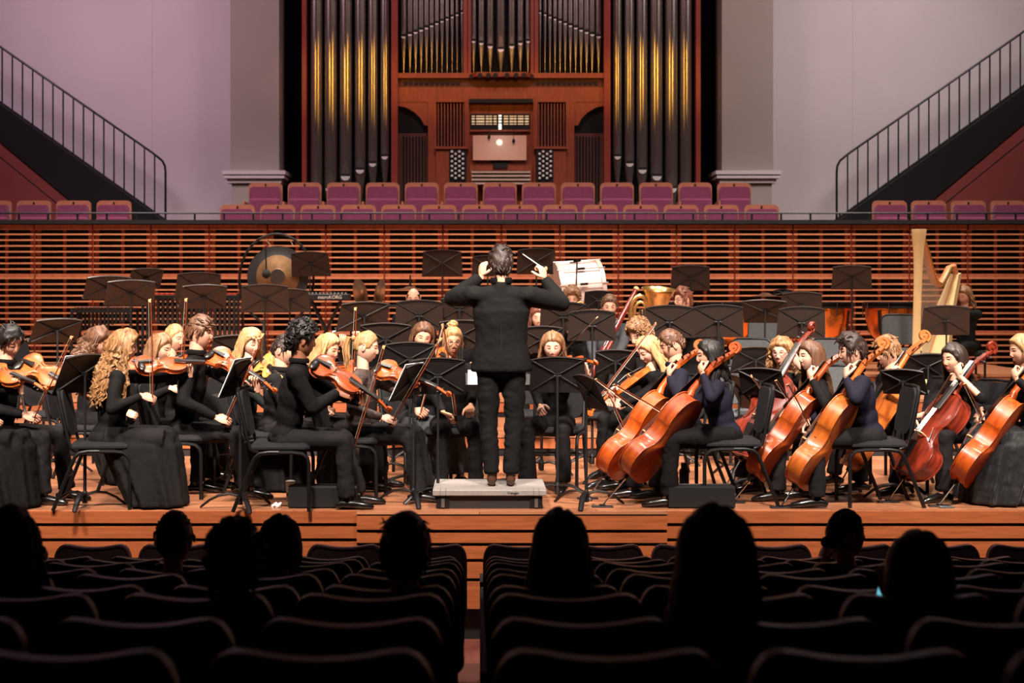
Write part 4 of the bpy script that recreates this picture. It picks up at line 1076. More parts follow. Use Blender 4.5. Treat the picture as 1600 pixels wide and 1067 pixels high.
# ================================================================ THE ORCHESTRA
U = V((0, 0, 1))
def seated(key, px, py, d, ang, label, chairlabel, zf=0.0, chairgrey=False, **kw):
    p = person(key, P(px, py, d), ang, label, zf=zf, **kw)
    if chairlabel: chair(p['hip'].x-p['f'].x*.03, p['hip'].y-p['f'].y*.03, zf, ang, chairlabel, chairgrey)
    return p
def fiddle(pre, kind, col, base, scroll, label, tilt=.55):
    """pre = dict with head point and facing; returns placement data for a violin or viola."""
    B = base; D = (scroll-B).normalized(); tot = (.635 if kind == 'violin' else .67)
    t = get(kind, col, label); n = U*.8+pre['r']*tilt
    orient(t, B, D, n); nk = B+D*tot*.80
    return B, D, nk
def basis(ang):
    a = math.radians(ang); f = V((math.sin(a), -math.cos(a), 0)); return f, V((f.y, -f.x, 0))
def violinist(key, px, py, d, ang, label, chairlabel, vcol='orange', scroll=None, vlabel='', bowpx=None, blabel='', zf=0.0, kind='violin', playing=False, handpx=None, tilt=.55, base=None, **kw):
    H = P(px, py, d); f, r = basis(ang)
    B = H-U*.148-r*.055+f*.075 if base is None else P(*base)
    S = P(*scroll); D = (S-B).normalized()
    tot = .635 if kind == 'violin' else .67
    nk = B+D*tot*.80
    lh = nk-U*.035+f*.0-D*.03+(-r)*.02-D.cross(U).normalized()*0
    lh = nk-U*.075-r*.015
    lhd = U*.9-D*.1+r*.25; lpn = r*.6+U*.1-D*.2
    if playing:
        cpt = B+D*tot*.38+(U*.8+r*tilt).normalized()*.06
        ba, bb = P(*bowpx[0]), P(*bowpx[1]); rh = ba
        bd = (bb-ba).normalized(); rh = ba-bd*.0+U*.05; rhd = bd*.4-U*.8; rpn = -f*.4+bd*.3
    else:
        ba, bb = P(*bowpx[0]), P(*bowpx[1]); hp = P(*handpx) if handpx else ba
        rh = hp; rhd = (f*.8-r*.15-U*.25); rpn = -U*.7-r*.6; bd = (bb-ba).normalized()
        ba = hp+f*.075-U*.03
        bd = (bb-ba).normalized()
    p = seated(key, px, py, d, ang, label, chairlabel, zf=zf, lh=lh, rh=rh, lhd=lhd, lpn=lpn, rhd=rhd, rpn=rpn, lcurl=.95, rcurl=.8, lpole=-U*1.0-f*.1+(-r)*.1, **kw)
    t = get(kind, vcol, vlabel); orient(t, B, D, U*.8+r*tilt)
    if blabel: bow(ba-bd*.02, ba+bd, blabel, hairdir=f*-1+U*.1)
    return p
F_ = dict(male=0, collar=False)
# ---- left section
violinist('l0', -40, 548, 11.5, 85, 'person at the left edge in a long dark skirt, mostly cut off by the frame', 'black chair at the far left edge under the cut-off player', 'amber', (62, 604, 11.25),
          'amber violin whose scroll enters at the left edge', ((-20, 660, 11.3), (-30, 560, 11.2)), '', handpx=(-20, 655, 11.3), bottom='skirt', hs='long', hc='brown', hl=.25, hyaw=-10, hpitch=20, tilt=.5, **F_)
violinist('l1', 14, 535, 11.75, 78, 'person with black hair, black shirt and charcoal tie over an amber viola', 'black chair of the player wearing a tie', 'amber', (112, 606, 11.6),
          'amber viola held by the player with a tie at the far left', ((62, 655, 11.45), (108, 538, 11.3)), 'bow standing upright on the knee of the player with a tie', handpx=(38, 648, 11.5), kind='viola', hs='mop', hc='black', sk='fair', hyaw=-22, hpitch=28, hroll=6, tie=True, top='black', bcol='char', closed=True, tilt=.8)
violinist('l2', 152, 535, 12.9, 88, 'person with shoulder-length curly brown hair behind the near left stand, looking down', 'black chair behind the near left stand', 'orange', (232, 575, 12.75),
          'orange violin half hidden behind the curly brown haired player', ((215, 660, 12.6), (238, 570, 12.5)), '', handpx=(205, 655, 12.6), hs='longcurl', hc='brown', hl=.2, hyaw=-12, hpitch=22, bottom='skirt', closed=True, **F_)
violinist('l3', 194, 541, 11.5, 96, 'person with very long curly golden hair and long black skirt at front left', 'black chair under the player with very long curly golden hair', 'orange', (300, 570, 11.75),
          'orange violin held by the player with very long curly golden hair', ((240, 620, 11.32), (236, 488, 11.3)), 'bow pointing straight up before the player with very long curly hair', handpx=(222, 618, 11.3), hs='longcurl', hc='gold', hl=.46, hyaw=14, hpitch=12, bottom='skirt', bcol='char', lean=.10, **F_)
violinist('l4', 250, 545, 12.42, 84, 'person with loose light brown hair looking right over a violin', 'black chair of the light brown haired violinist', 'pale', (368, 592, 12.1),
          'pale shining violin held by the light brown haired player', ((287, 610, 11.95), (291, 487, 11.9)), 'reddish bow pointing straight up left of the brown-haired young man', handpx=(268, 606, 12.0), hs='long', hc='light', hl=.30, hyaw=-14, hpitch=16, top='black', **F_)
violinist('l5', 272, 528, 13.25, 84, 'person with pulled-back fair hair half hidden behind the light brown haired violinist', 'black chair of the half-hidden fair-haired player', 'brown', (345, 575, 12.9),
          'brown violin behind the pale one, held by the half-hidden player', ((330, 655, 12.8), (340, 560, 12.7)), '', handpx=(325, 652, 12.8), hs='tied', hc='blonde', hyaw=-25, hpitch=14, **F_)
violinist('l6', 312, 521, 12.05, 86, 'person with swept-up brown hair seen in profile, violin under chin', 'black chair of the swept-up brown haired player', 'orange', (404, 594, 11.95),
          'orange violin under the chin of the swept-up brown haired player', ((362, 662, 11.75), (415, 516, 11.7)), 'bow leaning up from the lap of the swept-up brown haired player', handpx=(338, 652, 11.78), hs='quiff', hc='brown', hyaw=4, hpitch=6, bcol='char', lean=.1, knee=.15, feet=(.10, -.02), sk='fair')
violinist('l7', 392, 535, 12.6, 62, 'person with long wavy blonde half-up hair, eyes closed', 'black chair of the half-up blonde player', 'gold', (444, 594, 12.05),
          'golden viola held by the half-up blonde player', ((452, 655, 12.2), (400, 560, 12.1)), '', handpx=(432, 648, 12.25), kind='viola', hs='halfup', hc='fair', hl=.34, hyaw=-20, hpitch=22, closed=True, bottom='skirt', sk='pale', tilt=1.2, top='green', **F_)
seated('l8', 444, 548, 12.25, 84, 'person with short dark hair almost hidden behind the curly black haired player', 'black chair of the almost hidden short-haired player', hs='crop', hc='dark', top='char', hyaw=-10, hpitch=10)
violinist('l9', 472, 533, 11.42, 92, 'person with thick curly black hair in black shirt, seated at front left of the podium', 'black chair with full frame visible under the curly black haired player', 'brown', (566, 612, 11.45),
          'brown viola with scroll pointing down held by the curly black haired player', ((525, 640, 11.3), (575, 520, 11.3)), '', handpx=(528, 612, 11.4), kind='viola', hs='curls', hc='black', sk='brown', hyaw=18, hpitch=6, top='black', bcol='char', lean=.10, knee=.12, feet=(.02, .10), chest=1.05)
violinist('l10', 512, 545, 12.5, 82, 'person with wavy chin-length blonde hair behind the curly black haired player', 'black chair of the chin-length blonde player', 'brown', (572, 580, 12.2),
          'brown violin held by the chin-length blonde player', ((548, 620, 12.2), (556, 500, 12.1)), 'bow rising beside the flute', handpx=(535, 618, 12.2), hs='shoulder', hc='fair', hyaw=-18, hpitch=20, closed=True, bottom='trousers', **F_)
violinist('l11', 572, 543, 11.85, 84, 'person with a blonde ponytail in a black lace top looking right over an orange violin', 'black chair of the ponytail player', 'orange', (662, 600, 11.75),
          'orange violin under the chin of the ponytail player', ((645, 655, 11.6), (684, 540, 11.5)), 'bow slanting up from the hand of the ponytail player', handpx=(598, 652, 11.6), hs='pony', hc='blonde', hl=.24, hyaw=2, hpitch=12, top='lace', bcol='char', sk='pale', lean=.05, knee=.12, feet=(.06, .10), **F_)
bow(P(556, 692, 11.45), P(597, 556, 11.4), 'bow slanting before the lap of the ponytail player, nearer bow of two', V((-1, 0, 0)))
# ---- middle
violinist('l14', 660, 526, 13.0, 30, 'person with brown fringe and bob leaning over a violin, left of the glasses wearer', 'black chair of the brown-fringed player', 'amber', (700, 562, 12.6),
          'amber violin under the chin of the brown-fringed player', ((655, 640, 12.6), (696, 500, 12.6)), 'bow rising beside the brown-fringed player', handpx=(650, 640, 12.65), hs='bob', hc='brown', hyaw=-20, hpitch=18, hroll=-8, bottom='skirt', bcol='grey', skirtlen=.10, **F_)
p = seated('l15', 707, 535, 12.5, 8, 'person with blonde top bun and round glasses facing the lens', 'black chair of the player with top bun', hs='bun', hc='blonde', specs=True, sk='tan', hpitch=6, rh=P(693, 645, 12.15), lh=P(735, 640, 12.1), rhd=V((.8, -.3, -.3)), rpn=V((0, -.4, -1)), bcol='black', feet=(.0, .02), chest=1.08, hyaw=2, **F_)
bow(P(714, 655, 12.05), P(693, 508, 12.0), 'bow upright before the player with top bun', V((-1, 0, 0)))
seated('l16', 724, 499, 15.5, 4, 'person with dark tied hair looking down, half hidden left of the conductor', 'black chair on the riser behind the bun', zf=ZA, hs='tied', hc='black', hpitch=26, closed=True, sk='fair', det=0, **F_)
pf = seated('l12', 592, 493, 15.3, 12, 'person with tied dark hair playing a silver flute above the ponytail player', 'black chair of the flute player', zf=ZA, hs='tied', hc='dark', hpitch=10, hyaw=-6, closed=True, sk='fair', det=0, rh=P(537, 540, 15.05), lh=P(562, 530, 15.0), rhd=V((-.1, 0, 1)), lhd=V((-.5, .2, .8)), rpn=V((0, 1, 0)), lpn=V((0, 1, .2)), rpole=V((-1, 0, -1)), **F_)
seated('l13', 646, 467, 17.6, 0, 'balding person looking down behind the stands, left of the conductor', 'black chair of the balding person', zf=ZB, hs='bald', hc='dark', hpitch=12, sk='fair', det=0)
p = seated('r0', 842, 497, 15.5, -4, 'person with curly brown hair playing a clarinet right of the conductor', 'black chair of the clarinet player', zf=ZA, hs='wavy', hc='auburn', hl=.16, hpitch=8, det=0, lh=P(838, 545, 15.1), rh=P(846, 560, 15.05), **F_)
violinist('r1', 863, 541, 12.6, -12, 'person with straight strawberry blonde hair facing the lens with an orange violin', 'black chair of the strawberry blonde player', 'orange', (914, 567, 12.1),
          'orange violin of the strawberry blonde player beside her raised bow', ((900, 560, 12.2), (928, 503, 12.2)), '', handpx=(845, 640, 12.2), hs='long', hc='light', hl=.2, hpitch=18, hyaw=10, closed=True, sk='pale', knee=.14, feet=(0, .03), tilt=.7, **F_)
bow(P(868, 562, 12.3), P(928, 501, 11.75), 'bow raised across the strawberry blonde player towards upper right', V((-.6, -.3, -.5)))
seated('r2', 893, 469, 17.5, 0, 'person with short curly light brown hair below the bass drum', 'black chair below the bass drum', zf=ZB, hs='curls', hc='light', hpitch=6, det=0, lh=P(907, 505, 17.2), rh=P(898, 510, 17.2))
p3 = seated('r3', 952, 479, 16.0, 0, 'person with short brown hair in a grey shirt playing a bassoon', 'black chair of the bassoon player', zf=ZA, hs='crop', hc='brown', hpitch=14, closed=True, top='grey', det=1, lh=P(962, 560, 15.6), rh=P(930, 572, 15.55), lhd=V((-1, -.1, .1)), lpn=V((0, 1, .2)), rhd=V((.5, -.2, -.6)), bcol='black')
p4 = seated('r4', 1067, 470, 16.3, -52, 'person with glasses and short reddish hair playing a brass tuba', 'black chair of the tuba player', zf=ZA, hs='mop', hc='auburn', hpitch=2, hyaw=-10, specs=True, det=0, lh=P(1030, 500, 16.0), rh=P(1006, 498, 15.9))
# ---- violas to the right of the conductor
seated('r5', 1000, 525, 13.4, -40, 'person with short curly blonde hair, face hidden behind the long-haired blonde violist', 'black chair of the short curly blonde player', hs='curls', hc='light', hpitch=20, hyaw=-10, closed=True)
violinist('r6', 1014, 548, 12.65, -52, 'person with long blonde hair bent over an orange viola, left of the first cellist', 'black chair of the long-haired blonde violist', 'amber', (938, 632, 12.3),
          'amber viola held low by the long-haired blonde player', ((962, 625, 12.2), (1030, 497, 12.25)), 'bow crossing the face of the long-haired blonde violist', handpx=(948, 612, 12.2), kind='viola', hs='long', hc='fair', hl=.24, hpitch=30, hyaw=-10, closed=True, tilt=.3, sk='pale', feet=(.1, .05), lean=.16, **F_)
bow(P(946, 604, 12.0), P(975, 668, 11.95), 'bow held low left of the front cello', V((-1, 0, 0)))
# ---- cellos
def cellist(key, px, py, d, ang, label, chairlabel, bot, scr, col, clabel, lhp, rhp, bowp, blabel, turn=33, front=None, **kw):
    f, r = basis(ang)
    B0, S0 = P(*bot), P(*scr); D = (S0-B0).normalized(); tot = .755*1.66; mid = (B0+S0)/2; B = mid-D*tot/2
    kw.setdefault('knee', .22); kw.setdefault('lean', .10); kw.setdefault('feet', (.06, .02))
    lh = P(*lhp); nk = B+D*((lh-B).dot(D))
    a = math.radians(turn); n = f*math.cos(a)+r*math.sin(a)+U*.3 if front is None else V(front)
    p = seated(key, px, py, d, ang, label, chairlabel, lh=lh, rh=P(*rhp), lhd=(nk-lh).normalized()*.5+f*.35+U*.55, lpn=(nk-lh)-f*.3, rhd=f*.5-U*.7-r*.2, rpn=-f*.5-U*.2, lcurl=1.0, rcurl=.9, lpole=-U*.55-r*.9+f*.1, rpole=-U+r*.4, **kw)
    t = get('cello', col, clabel); orient(t, B, D, n)
    if bowp: bow(P(*bowp[0]), P(*bowp[1]), blabel, f, True)
    # end pin rests on a small dark anchor board
    tipp = B-D*.26
    return p, B, D, t
cel = []
cel.append(cellist('r7', 1050, 540, 12.15, -88, 'person with short brown hair in navy shirt playing the leftmost cello', 'black chair of the cellist in the navy shirt', (952, 732, 11.9), (1092, 545, 12.0), 'orange', 'bright orange cello, leftmost of the front pair',
        (1046, 590, 11.95), (1000, 632, 12.3), ((1002, 645, 12.25), (940, 598, 11.75)), 'cello bow before the leftmost cello', hs='crop', hc='brown', hpitch=20, hyaw=4, closed=True, top='navy', bcol='black', sk='fair'))
cel.append(cellist('r8', 1108, 556, 11.65, -90, 'person with sleek black shoulder-length hair playing the front middle cello', 'black chair with full frame visible under the sleek black haired cellist', (988, 735, 11.45), (1147, 549, 11.5), 'brown', 'orange-brown cello of the sleek black haired player, nearest of the front pair',
        (1098, 584, 11.42), (1042, 632, 11.75), ((1046, 650, 11.75), (956, 598, 11.2)), 'cello bow crossing in front of the nearest front cello', hs='shoulder', hc='black', hpitch=8, hyaw=6, sk='fair', male=0, collar=False, top='navy', bcol='black'))
cel.append(cellist('r9', 1221, 551, 12.78, -22, 'person with curly golden hair and glasses facing the lens behind a red cello', 'black chair of the cellist with glasses', (1172, 690, 12.3), (1258, 532, 12.55), 'red', 'red cello standing before the player with glasses',
        (1250, 572, 12.45), (1205, 635, 12.35), ((1212, 640, 12.35), (1178, 592, 11.8)), 'cello bow of the player with glasses', front=(-.55, -.8, .3), hs='curlbob', hc='gold', specs=True, hpitch=8, hyaw=-8, sk='pale', male=0, collar=False, knee=.24))
cel.append(cellist('r10', 1266, 557, 12.0, -84, 'person with long straight reddish brown hair looking left over a red-brown cello', 'black chair of the long reddish brown haired cellist', (1188, 728, 11.7), (1320, 552, 11.85), 'brown', 'reddish brown cello of the long-haired player, tilted to upper right',
        (1268, 592, 11.75), (1228, 640, 12.1), ((1258, 664, 12.1), (1210, 588, 11.5)), 'cello bow of the long reddish brown haired player', hs='long', hc='brown', hl=.36, hpitch=6, hyaw=14, sk='pale', male=0, collar=False, bcol='char'))
cel.append(cellist('r11', 1331, 549, 11.6, -90, 'person with tousled dark hair in dark blue shirt playing the golden brown cello', 'black chair with full frame visible under the tousled dark haired cellist', (1250, 745, 11.4), (1378, 546, 11.45), 'amber', 'golden brown cello of the tousled dark haired player',
        (1322, 592, 11.4), (1262, 655, 11.75), ((1266, 668, 11.6), (1232, 600, 11.0)), 'cello bow of the tousled dark haired player pointing up left', hs='mop', hc='dark', hpitch=10, hyaw=4, sk='pale', top='navy', bcol='char', feet=(.02, .0)))
cel.append(cellist('r12', 1388, 552, 12.55, -82, 'person with short wavy brown hair looking left behind the tousled dark haired cellist', 'black chair of the short wavy haired cellist', (1345, 700, 12.2), (1432, 552, 12.35), 'amber', 'amber cello mostly hidden behind the golden brown one',
        (1390, 592, 12.3), (1355, 640, 12.5), None, '', hs='mop', hc='light', hpitch=12, hyaw=2, top='black', turn=10))
cel.append(cellist('r13', 1490, 561, 12.05, -62, 'person with long straight dark hair looking down left over a dark red cello', 'black chair of the long dark haired cellist at right', (1425, 728, 11.75), (1543, 556, 11.95), 'red', 'dark red glossy cello of the long dark haired player at right',
        (1500, 588, 11.8), (1425, 652, 12.0), ((1448, 648, 11.9), (1478, 600, 11.4)), 'cello bow of the long dark haired player at right', front=(-.75, -.35, .45), hs='long', hc='dark', hl=.34, hpitch=10, hyaw=0, sk='fair', male=0, collar=False, bcol='char', short_sleeve=True))
cel.append(cellist('r14', 1597, 548, 11.75, -86, 'person with chin-length blonde hair in a glossy black velvet skirt at the right edge', 'black chair at the right edge under the blonde cellist', (1508, 735, 11.5), (1640, 560, 11.6), 'orange', 'bright orange cello at the right edge',
        (1588, 592, 11.5), (1532, 640, 11.8), ((1538, 660, 11.8), (1508, 598, 11.2)), 'cello bow of the player at the right edge', hs='bob', hc='blonde', hpitch=10, hyaw=4, sk='fair', male=0, collar=False, bottom='skirt', bcol='velvet'))
seated('r15', 1506, 462, 18.75, -38, 'person with shoulder-length light brown hair in dark clothes playing the harp', None, zf=ZB, hs='wavy', hc='light', hl=.17, hpitch=22, hyaw=-4, closed=True, top='green', det=1, male=0, collar=False, lh=P(1476, 482, 18.35), rh=P(1492, 498, 18.6), lhd=V((-.9, -.3, .1)), rhd=V((-.9, -.3, -.1)))

# ---- conductor
pz = .14
cx = X(783, 11.68)
c = person('cond', P(783, 413, 11.62), 180, 'conductor in a black tailcoat seen from behind with raised arms and a white baton', zf=pz, sit=False, hs='mop', hc='dark', sk='fair', top='jet', bcol='jet', jacket=True,
    lean=-.01, lh=P(752, 432, 11.9), rh=P(851, 436, 11.9), lhd=V((.15, .15, 1)), rhd=V((-.25, .2, 1)), lpn=V((.6, .6, 0)), rpn=V((-.6, .6, .1)), lpole=V((-1, -.3, -.75)), rpole=V((1, -.3, -.75)), lcurl=.8, rcurl=1.15, hpitch=8, hyaw=6, shoemat=M_shoeb, standknee=.0, hipz=pz+.90, chest=1.06)
bt = thing('conductors_baton', 'thin white baton pointing up left in the conductor\'s right hand', 'baton')
ha = P(853, 420, 12.0)
mbb = MB().tube([ha+V((.0, 0, -.01)), P(817, 397, 12.15)], [.006, .003], 6); obj('shaft', mbb, mat('white_baton', (240, 232, 226), .4), bt)
obj('grip', MB().ell(ha, (.013, .013, .02), 8, 6), mat('cork', (200, 160, 110), .7), bt)
pod = thing('conductors_podium', 'low grey carpeted podium under the conductor, dark metal skirt', 'podium', (X(765, 11.35), 11.65, 0))
W2 = .415
mb = MB().rbox((0, 0, .118), (2*W2, .66, .044), .006); obj('top_deck', mb, mat('podium_grey', (150, 142, 138), .7, var=.15, scale=30), pod)
obj('skirt', MB().box((-W2+.03, -.30, .0), (W2-.03, .30, .098)), mat('podium_dark', (42, 38, 38), .5), pod, None)
for s in (-1, 1):
    obj('hinge_plate', MB().box((s*.34-.045, -.31, .004), (s*.34+.045, -.298, .09)), M_black, pod, None)
    obj('latch', MB().box((s*.34-.012, -.322, .012), (s*.34+.012, -.308, .075)), mat('latch_steel', (150, 146, 140), .35, .8), pod, None)
    for q in (-.02, .02): obj('strap_line', MB().box((s*.34+q-.001, -.3315, .098), (s*.34+q+.001, -.18, .1405)), M_blackp, pod, None)
def text(s, size, loc, rot, m, parent, ext=.001):
    cu = bpy.data.curves.new('lettering', 'FONT'); cu.body = s; cu.size = size; cu.extrude = ext; cu.align_x = 'CENTER'; cu.align_y = 'CENTER'
    o = bpy.data.objects.new('lettering', cu); COL.objects.link(o); dg = bpy.context.evaluated_depsgraph_get(); me = bpy.data.meshes.new_from_object(o.evaluated_get(dg))
    bpy.data.objects.remove(o); me.materials.clear(); me.materials.append(m); n = bpy.data.objects.new('lettering', me); COL.objects.link(n); n.parent = parent; n.location = loc; n.rotation_euler = rot; return n
text('Wenger', .026, (.17, -.3315, .118), (math.pi/2, 0, 0), M_blackp, pod)

# ================================================================ MUSIC STANDS
def zfl(d): return 0 if d < D_A else (ZA if d < D_B else (ZB if d < D_C else ZCC))
ST = [ # px, py, d, width px, facing, tilt, label
 (88, 516, 13.6, 78, 215, 42, 'music stand, desk tilted, at left below the others before the slatted wall', 0),
 (168, 449, 17.6, 72, 205, 40, 'music stand high at left, behind and left of its overlapping twin', 0),
 (204, 457, 17.2, 78, 200, 40, 'music stand high at left, overlapping the one behind it', 0),
 (228, 434, 19.2, 56, 215, 35, 'small dark music stand highest at left', 1),
 (310, 447, 18.6, 72, 200, 24, 'music stand behind another one over the tubular percussion', 0),
 (318, 463, 17.4, 74, 200, 40, 'music stand before the tubular percussion', 0),
 (414, 466, 17.2, 76, 186, 28, 'music stand directly below the gong', 0),
 (453, 469, 17.6, 62, 184, 28, 'music stand below right of the gong, half covered', 0),
 (485, 412, 20.2, 62, 176, 22, 'music stand overlapping the right side of the gong', 0),
 (368, 545, 13.6, 78, 200, 30, 'music stand behind the half-up blonde player', 0),
 (568, 494, 14.55, 82, 200, 32, 'music stand behind the flute', 0),
 (603, 529, 13.4, 84, 182, 26, 'music stand behind the ponytail player', 0),
 (655, 492, 14.55, 76, 180, 20, 'music stand below the balding person', 0),
 (691, 411, 20.0, 64, 180, 12, 'music stand standing high left of the conductor', 0),
 (838, 408, 20.0, 62, 180, 12, 'music stand behind the conductor\'s baton', 0),
 (762, 415, 20.4, 50, 180, 12, 'music stand hidden behind the conductor\'s head', 0),
 (718, 482, 14.6, 62, 182, 26, 'music stand behind the conductor\'s left elbow', 0),
 (722, 522, 13.4, 76, 182, 26, 'music stand behind the bun of the glasses wearer', 0),
 (880, 494, 14.55, 74, 178, 22, 'music stand right of the conductor, below the short curly haired person', 0),
 (846, 530, 13.5, 70, 180, 24, 'music stand between conductor and strawberry blonde player', 0),
 (925, 508, 14.0, 76, 180, 16, 'music stand before the bassoon player', 0),
 (935, 468, 17.0, 46, 180, 20, 'dark music stand beside the short curly haired person', 1),
 (1046, 502, 14.2, 80, 178, 16, 'music stand before the tuba', 0),
 (1079, 434, 18.6, 62, 178, 16, 'music stand high right of the tuba player', 0),
 (1122, 501, 14.4, 80, 176, 16, 'music stand before the copper drum left of the empty grey chairs', 0),
 (1196, 486, 16.2, 74, 160, 42, 'music stand with strongly tilted desk above the empty grey chairs', 0),
 (1252, 503, 14.6, 76, 176, 16, 'music stand before the middle copper drums', 0),
 (1252, 476, 17.4, 66, 178, 20, 'music stand just behind the one before the middle copper drums', 0),
 (1331, 433, 18.6, 62, 170, 24, 'music stand high before the slatted wall, left of the harp', 0),
 (1478, 500, 16.4, 74, 172, 20, 'music stand before the harp', 0),
 (640, 560, 12.5, 84, 186, 20, 'black music stand before the brown-fringed player', 1),
 (684, 587, 11.75, 90, 184, 16, 'large black music stand left of the conductor\'s legs', 1),
 (871, 585, 11.95, 88, 177, 16, 'large black music stand right of the conductor\'s legs', 1),
 (962, 565, 12.9, 66, 172, 26, 'dark music stand left of the long-haired blonde violist', 1),
 (1190, 596, 12.3, 74, 150, 26, 'black music stand between the sleek black haired and the long-haired cellist', 1),
 (1412, 596, 11.95, 70, 150, 30, 'black music stand between the tousled dark haired cellist and the dark red cello', 1),
 (1448, 572, 13.4, 72, 186, 30, 'black music stand behind the long dark haired cellist', 1),
 (1180, 562, 13.6, 74, 180, 30, 'black music stand behind the one beside the cellos', 1),
]
for px, py, d, w_, fc, ti, lb, dk in ST: stand(px, py, d, w_, fc, ti, zfl(d), lb, bool(dk))
stand(128, 583, 11.45, 100, 240, 24, 0, 'large black music stand at the front left before the very long curly hair', True, paper='white pages on the large stand at the front left')
stand(369, 590, 11.35, 96, 262, 24, 0, 'black music stand seen edge-on before the swept-up brown haired player', True, paper='white pages on the edge-on stand at left')
stand(640, 596, 11.6, 96, 250, 26, 0, 'black music stand seen edge-on left of the large black one by the conductor', True, paper='white pages on the edge-on stand by the conductor')
stand(922, 612, 11.5, 92, 108, 26, 0, 'black music stand seen edge-on at the front right of the podium', True)
stand(1160, 612, 13.2, 90, 100, 26, 0, 'black music stand seen edge-on behind the sleek black haired cellist', True, paper='bright white page standing behind the sleek black haired cellist')
stand(774, 595, 12.15, 116, 0, 52, 0, 'conductor\'s music stand hidden behind the legs, open score on it', True, paper='open white score on the conductor\'s stand, showing at both sides of the legs', h=.22)

# ================================================================ EMPTY CHAIRS
for px, py, d, zf, ang, lb, gr in ((92, 662, 14.2, 0, 60, 'empty black chair at the left below the small stand', 0), (60, 640, 15.4, ZA, 70, 'empty black chair on the riser at the far left', 0),
     (640, 640, 13.9, 0, 20, 'empty black chair behind the edge-on stand, left of the conductor', 0), (612, 628, 15.2, ZA, 10, 'empty black chair on the riser behind the edge-on stand', 0),
     (838, 610, 14.2, 0, 0, 'empty black chair directly right of the conductor\'s legs', 0), (965, 640, 14.0, 0, -30, 'empty black chair behind the front right edge-on stand', 0),
     (1166, 545, 15.6, ZA, -20, 'empty grey chair right of the sleek black hair, nearer the lens', 1), (1192, 525, 17.3, ZB, -20, 'empty grey chair high behind the others', 1),
     (1185, 570, 14.3, 0, -20, 'empty grey chair behind the black stand beside the cellos', 1), (1292, 545, 15.6, ZA, -20, 'empty grey chair behind the long reddish brown hair', 1),
     (1305, 575, 14.3, 0, -20, 'empty grey chair between the two right centre cellists', 1), (1408, 522, 18.45, ZB, -10, 'empty dark chair before the rightmost copper drum', 1),
     (1438, 612, 13.2, 0, -80, 'empty black chair left of the dark red cello', 0), (1120, 565, 14.3, 0, -20, 'empty grey chair behind the sleek black hair', 1)):
    chair(X(px, d), d, zf, ang, lb, bool(gr))

# ================================================================ WINDS
flute = thing('flute', 'silver flute held sideways by the player with tied dark hair', 'flute')
a_, b_ = P(608, 506, 14.98), P(519, 519, 14.85); M_silver = mat('silver_tube', (226, 224, 222), .22, 1)
obj('tube', MB().tube([a_, b_], .0135, 10), M_silver, flute)
mb = MB(); dd = (b_-a_)
for k in range(11): q = a_+dd*(.36+.055*k); mb.lathe([(.010, 0), (.010, .008), (.006, .012)], 8, q+V((0, 0, .012)))
obj('keys', mb, M_silver, flute)
obj('lip_plate', MB().ell(a_+dd*.12+V((0, .0, .012)), (.022, .012, .006), 10, 6), M_silver, flute)
obj('crown', MB().tube([a_-dd*.03, a_], .015, 8), M_ebony, flute)
cl = thing('clarinet', 'clarinet with pale mouthpiece held by the curly haired player beside the conductor', 'clarinet')
a_, b_ = P(842, 509, 15.35), P(842, 572, 14.95)
dd = b_-a_
obj('mouthpiece', MB().tube([a_, a_+dd*.16], [.007, .013], 8), M_silver, cl)
obj('body', MB().tube([a_+dd*.16, a_+dd*.86], .013, 10), M_ebony, cl); obj('bell', MB().tube([a_+dd*.86, a_+dd*.93, b_], [.014, .02, .034], 12), M_ebony, cl)
mb = MB()
for k in range(9): mb.ell(a_+dd*(.2+.07*k)+V((0, -.016, 0)), (.009, .005, .009), 8, 6)
obj('keys', mb, M_silver, cl)
bs = thing('bassoon', 'dark red bassoon with pale bell ring slanting across its player', 'bassoon')
a_, b_ = P(994, 452, 16.05), P(914, 604, 15.35); dd = b_-a_; M_bas = mat('bassoon_maple', (112, 34, 24), .25, coat=.5)
obj('bell_ring', MB().tube([a_-dd*.012, a_+dd*.01], [.03, .028], 12), mat('ivory_ring', (226, 176, 120), .4), bs)
obj('long_joint', MB().tube([a_+dd*.01, a_+dd*.08, a_+dd*.3, a_+dd*.62], [.021, .026, .028, .034], 12), M_bas, bs)
off = V((.035, -.02, 0)); obj('wing_joint', MB().tube([a_+dd*.55+off, a_+dd*.9+off*.4], [.018, .024], 10), M_bas, bs)
obj('boot', MB().tube([a_+dd*.62, a_+dd], [.040, .036], 12), M_bas, bs)
mb = MB()
for k in range(14): mb.tube([a_+dd*(.3+.045*k)+V((-.02, -.035, 0)), a_+dd*(.33+.045*k)+V((-.02, -.035, 0))], .008, 6)
mb.tube([a_+dd*.32+V((-.03, -.03, 0)), a_+dd*.95+V((-.03, -.03, 0))], .004, 5); obj('keywork', mb, M_silver, bs)
obj('crook', MB().tube([a_+dd*.55+off, a_+dd*.5+V((.0, -.08, .04)), P(955, 490, 15.85)], [.006, .005, .004], 6), M_silver, bs)
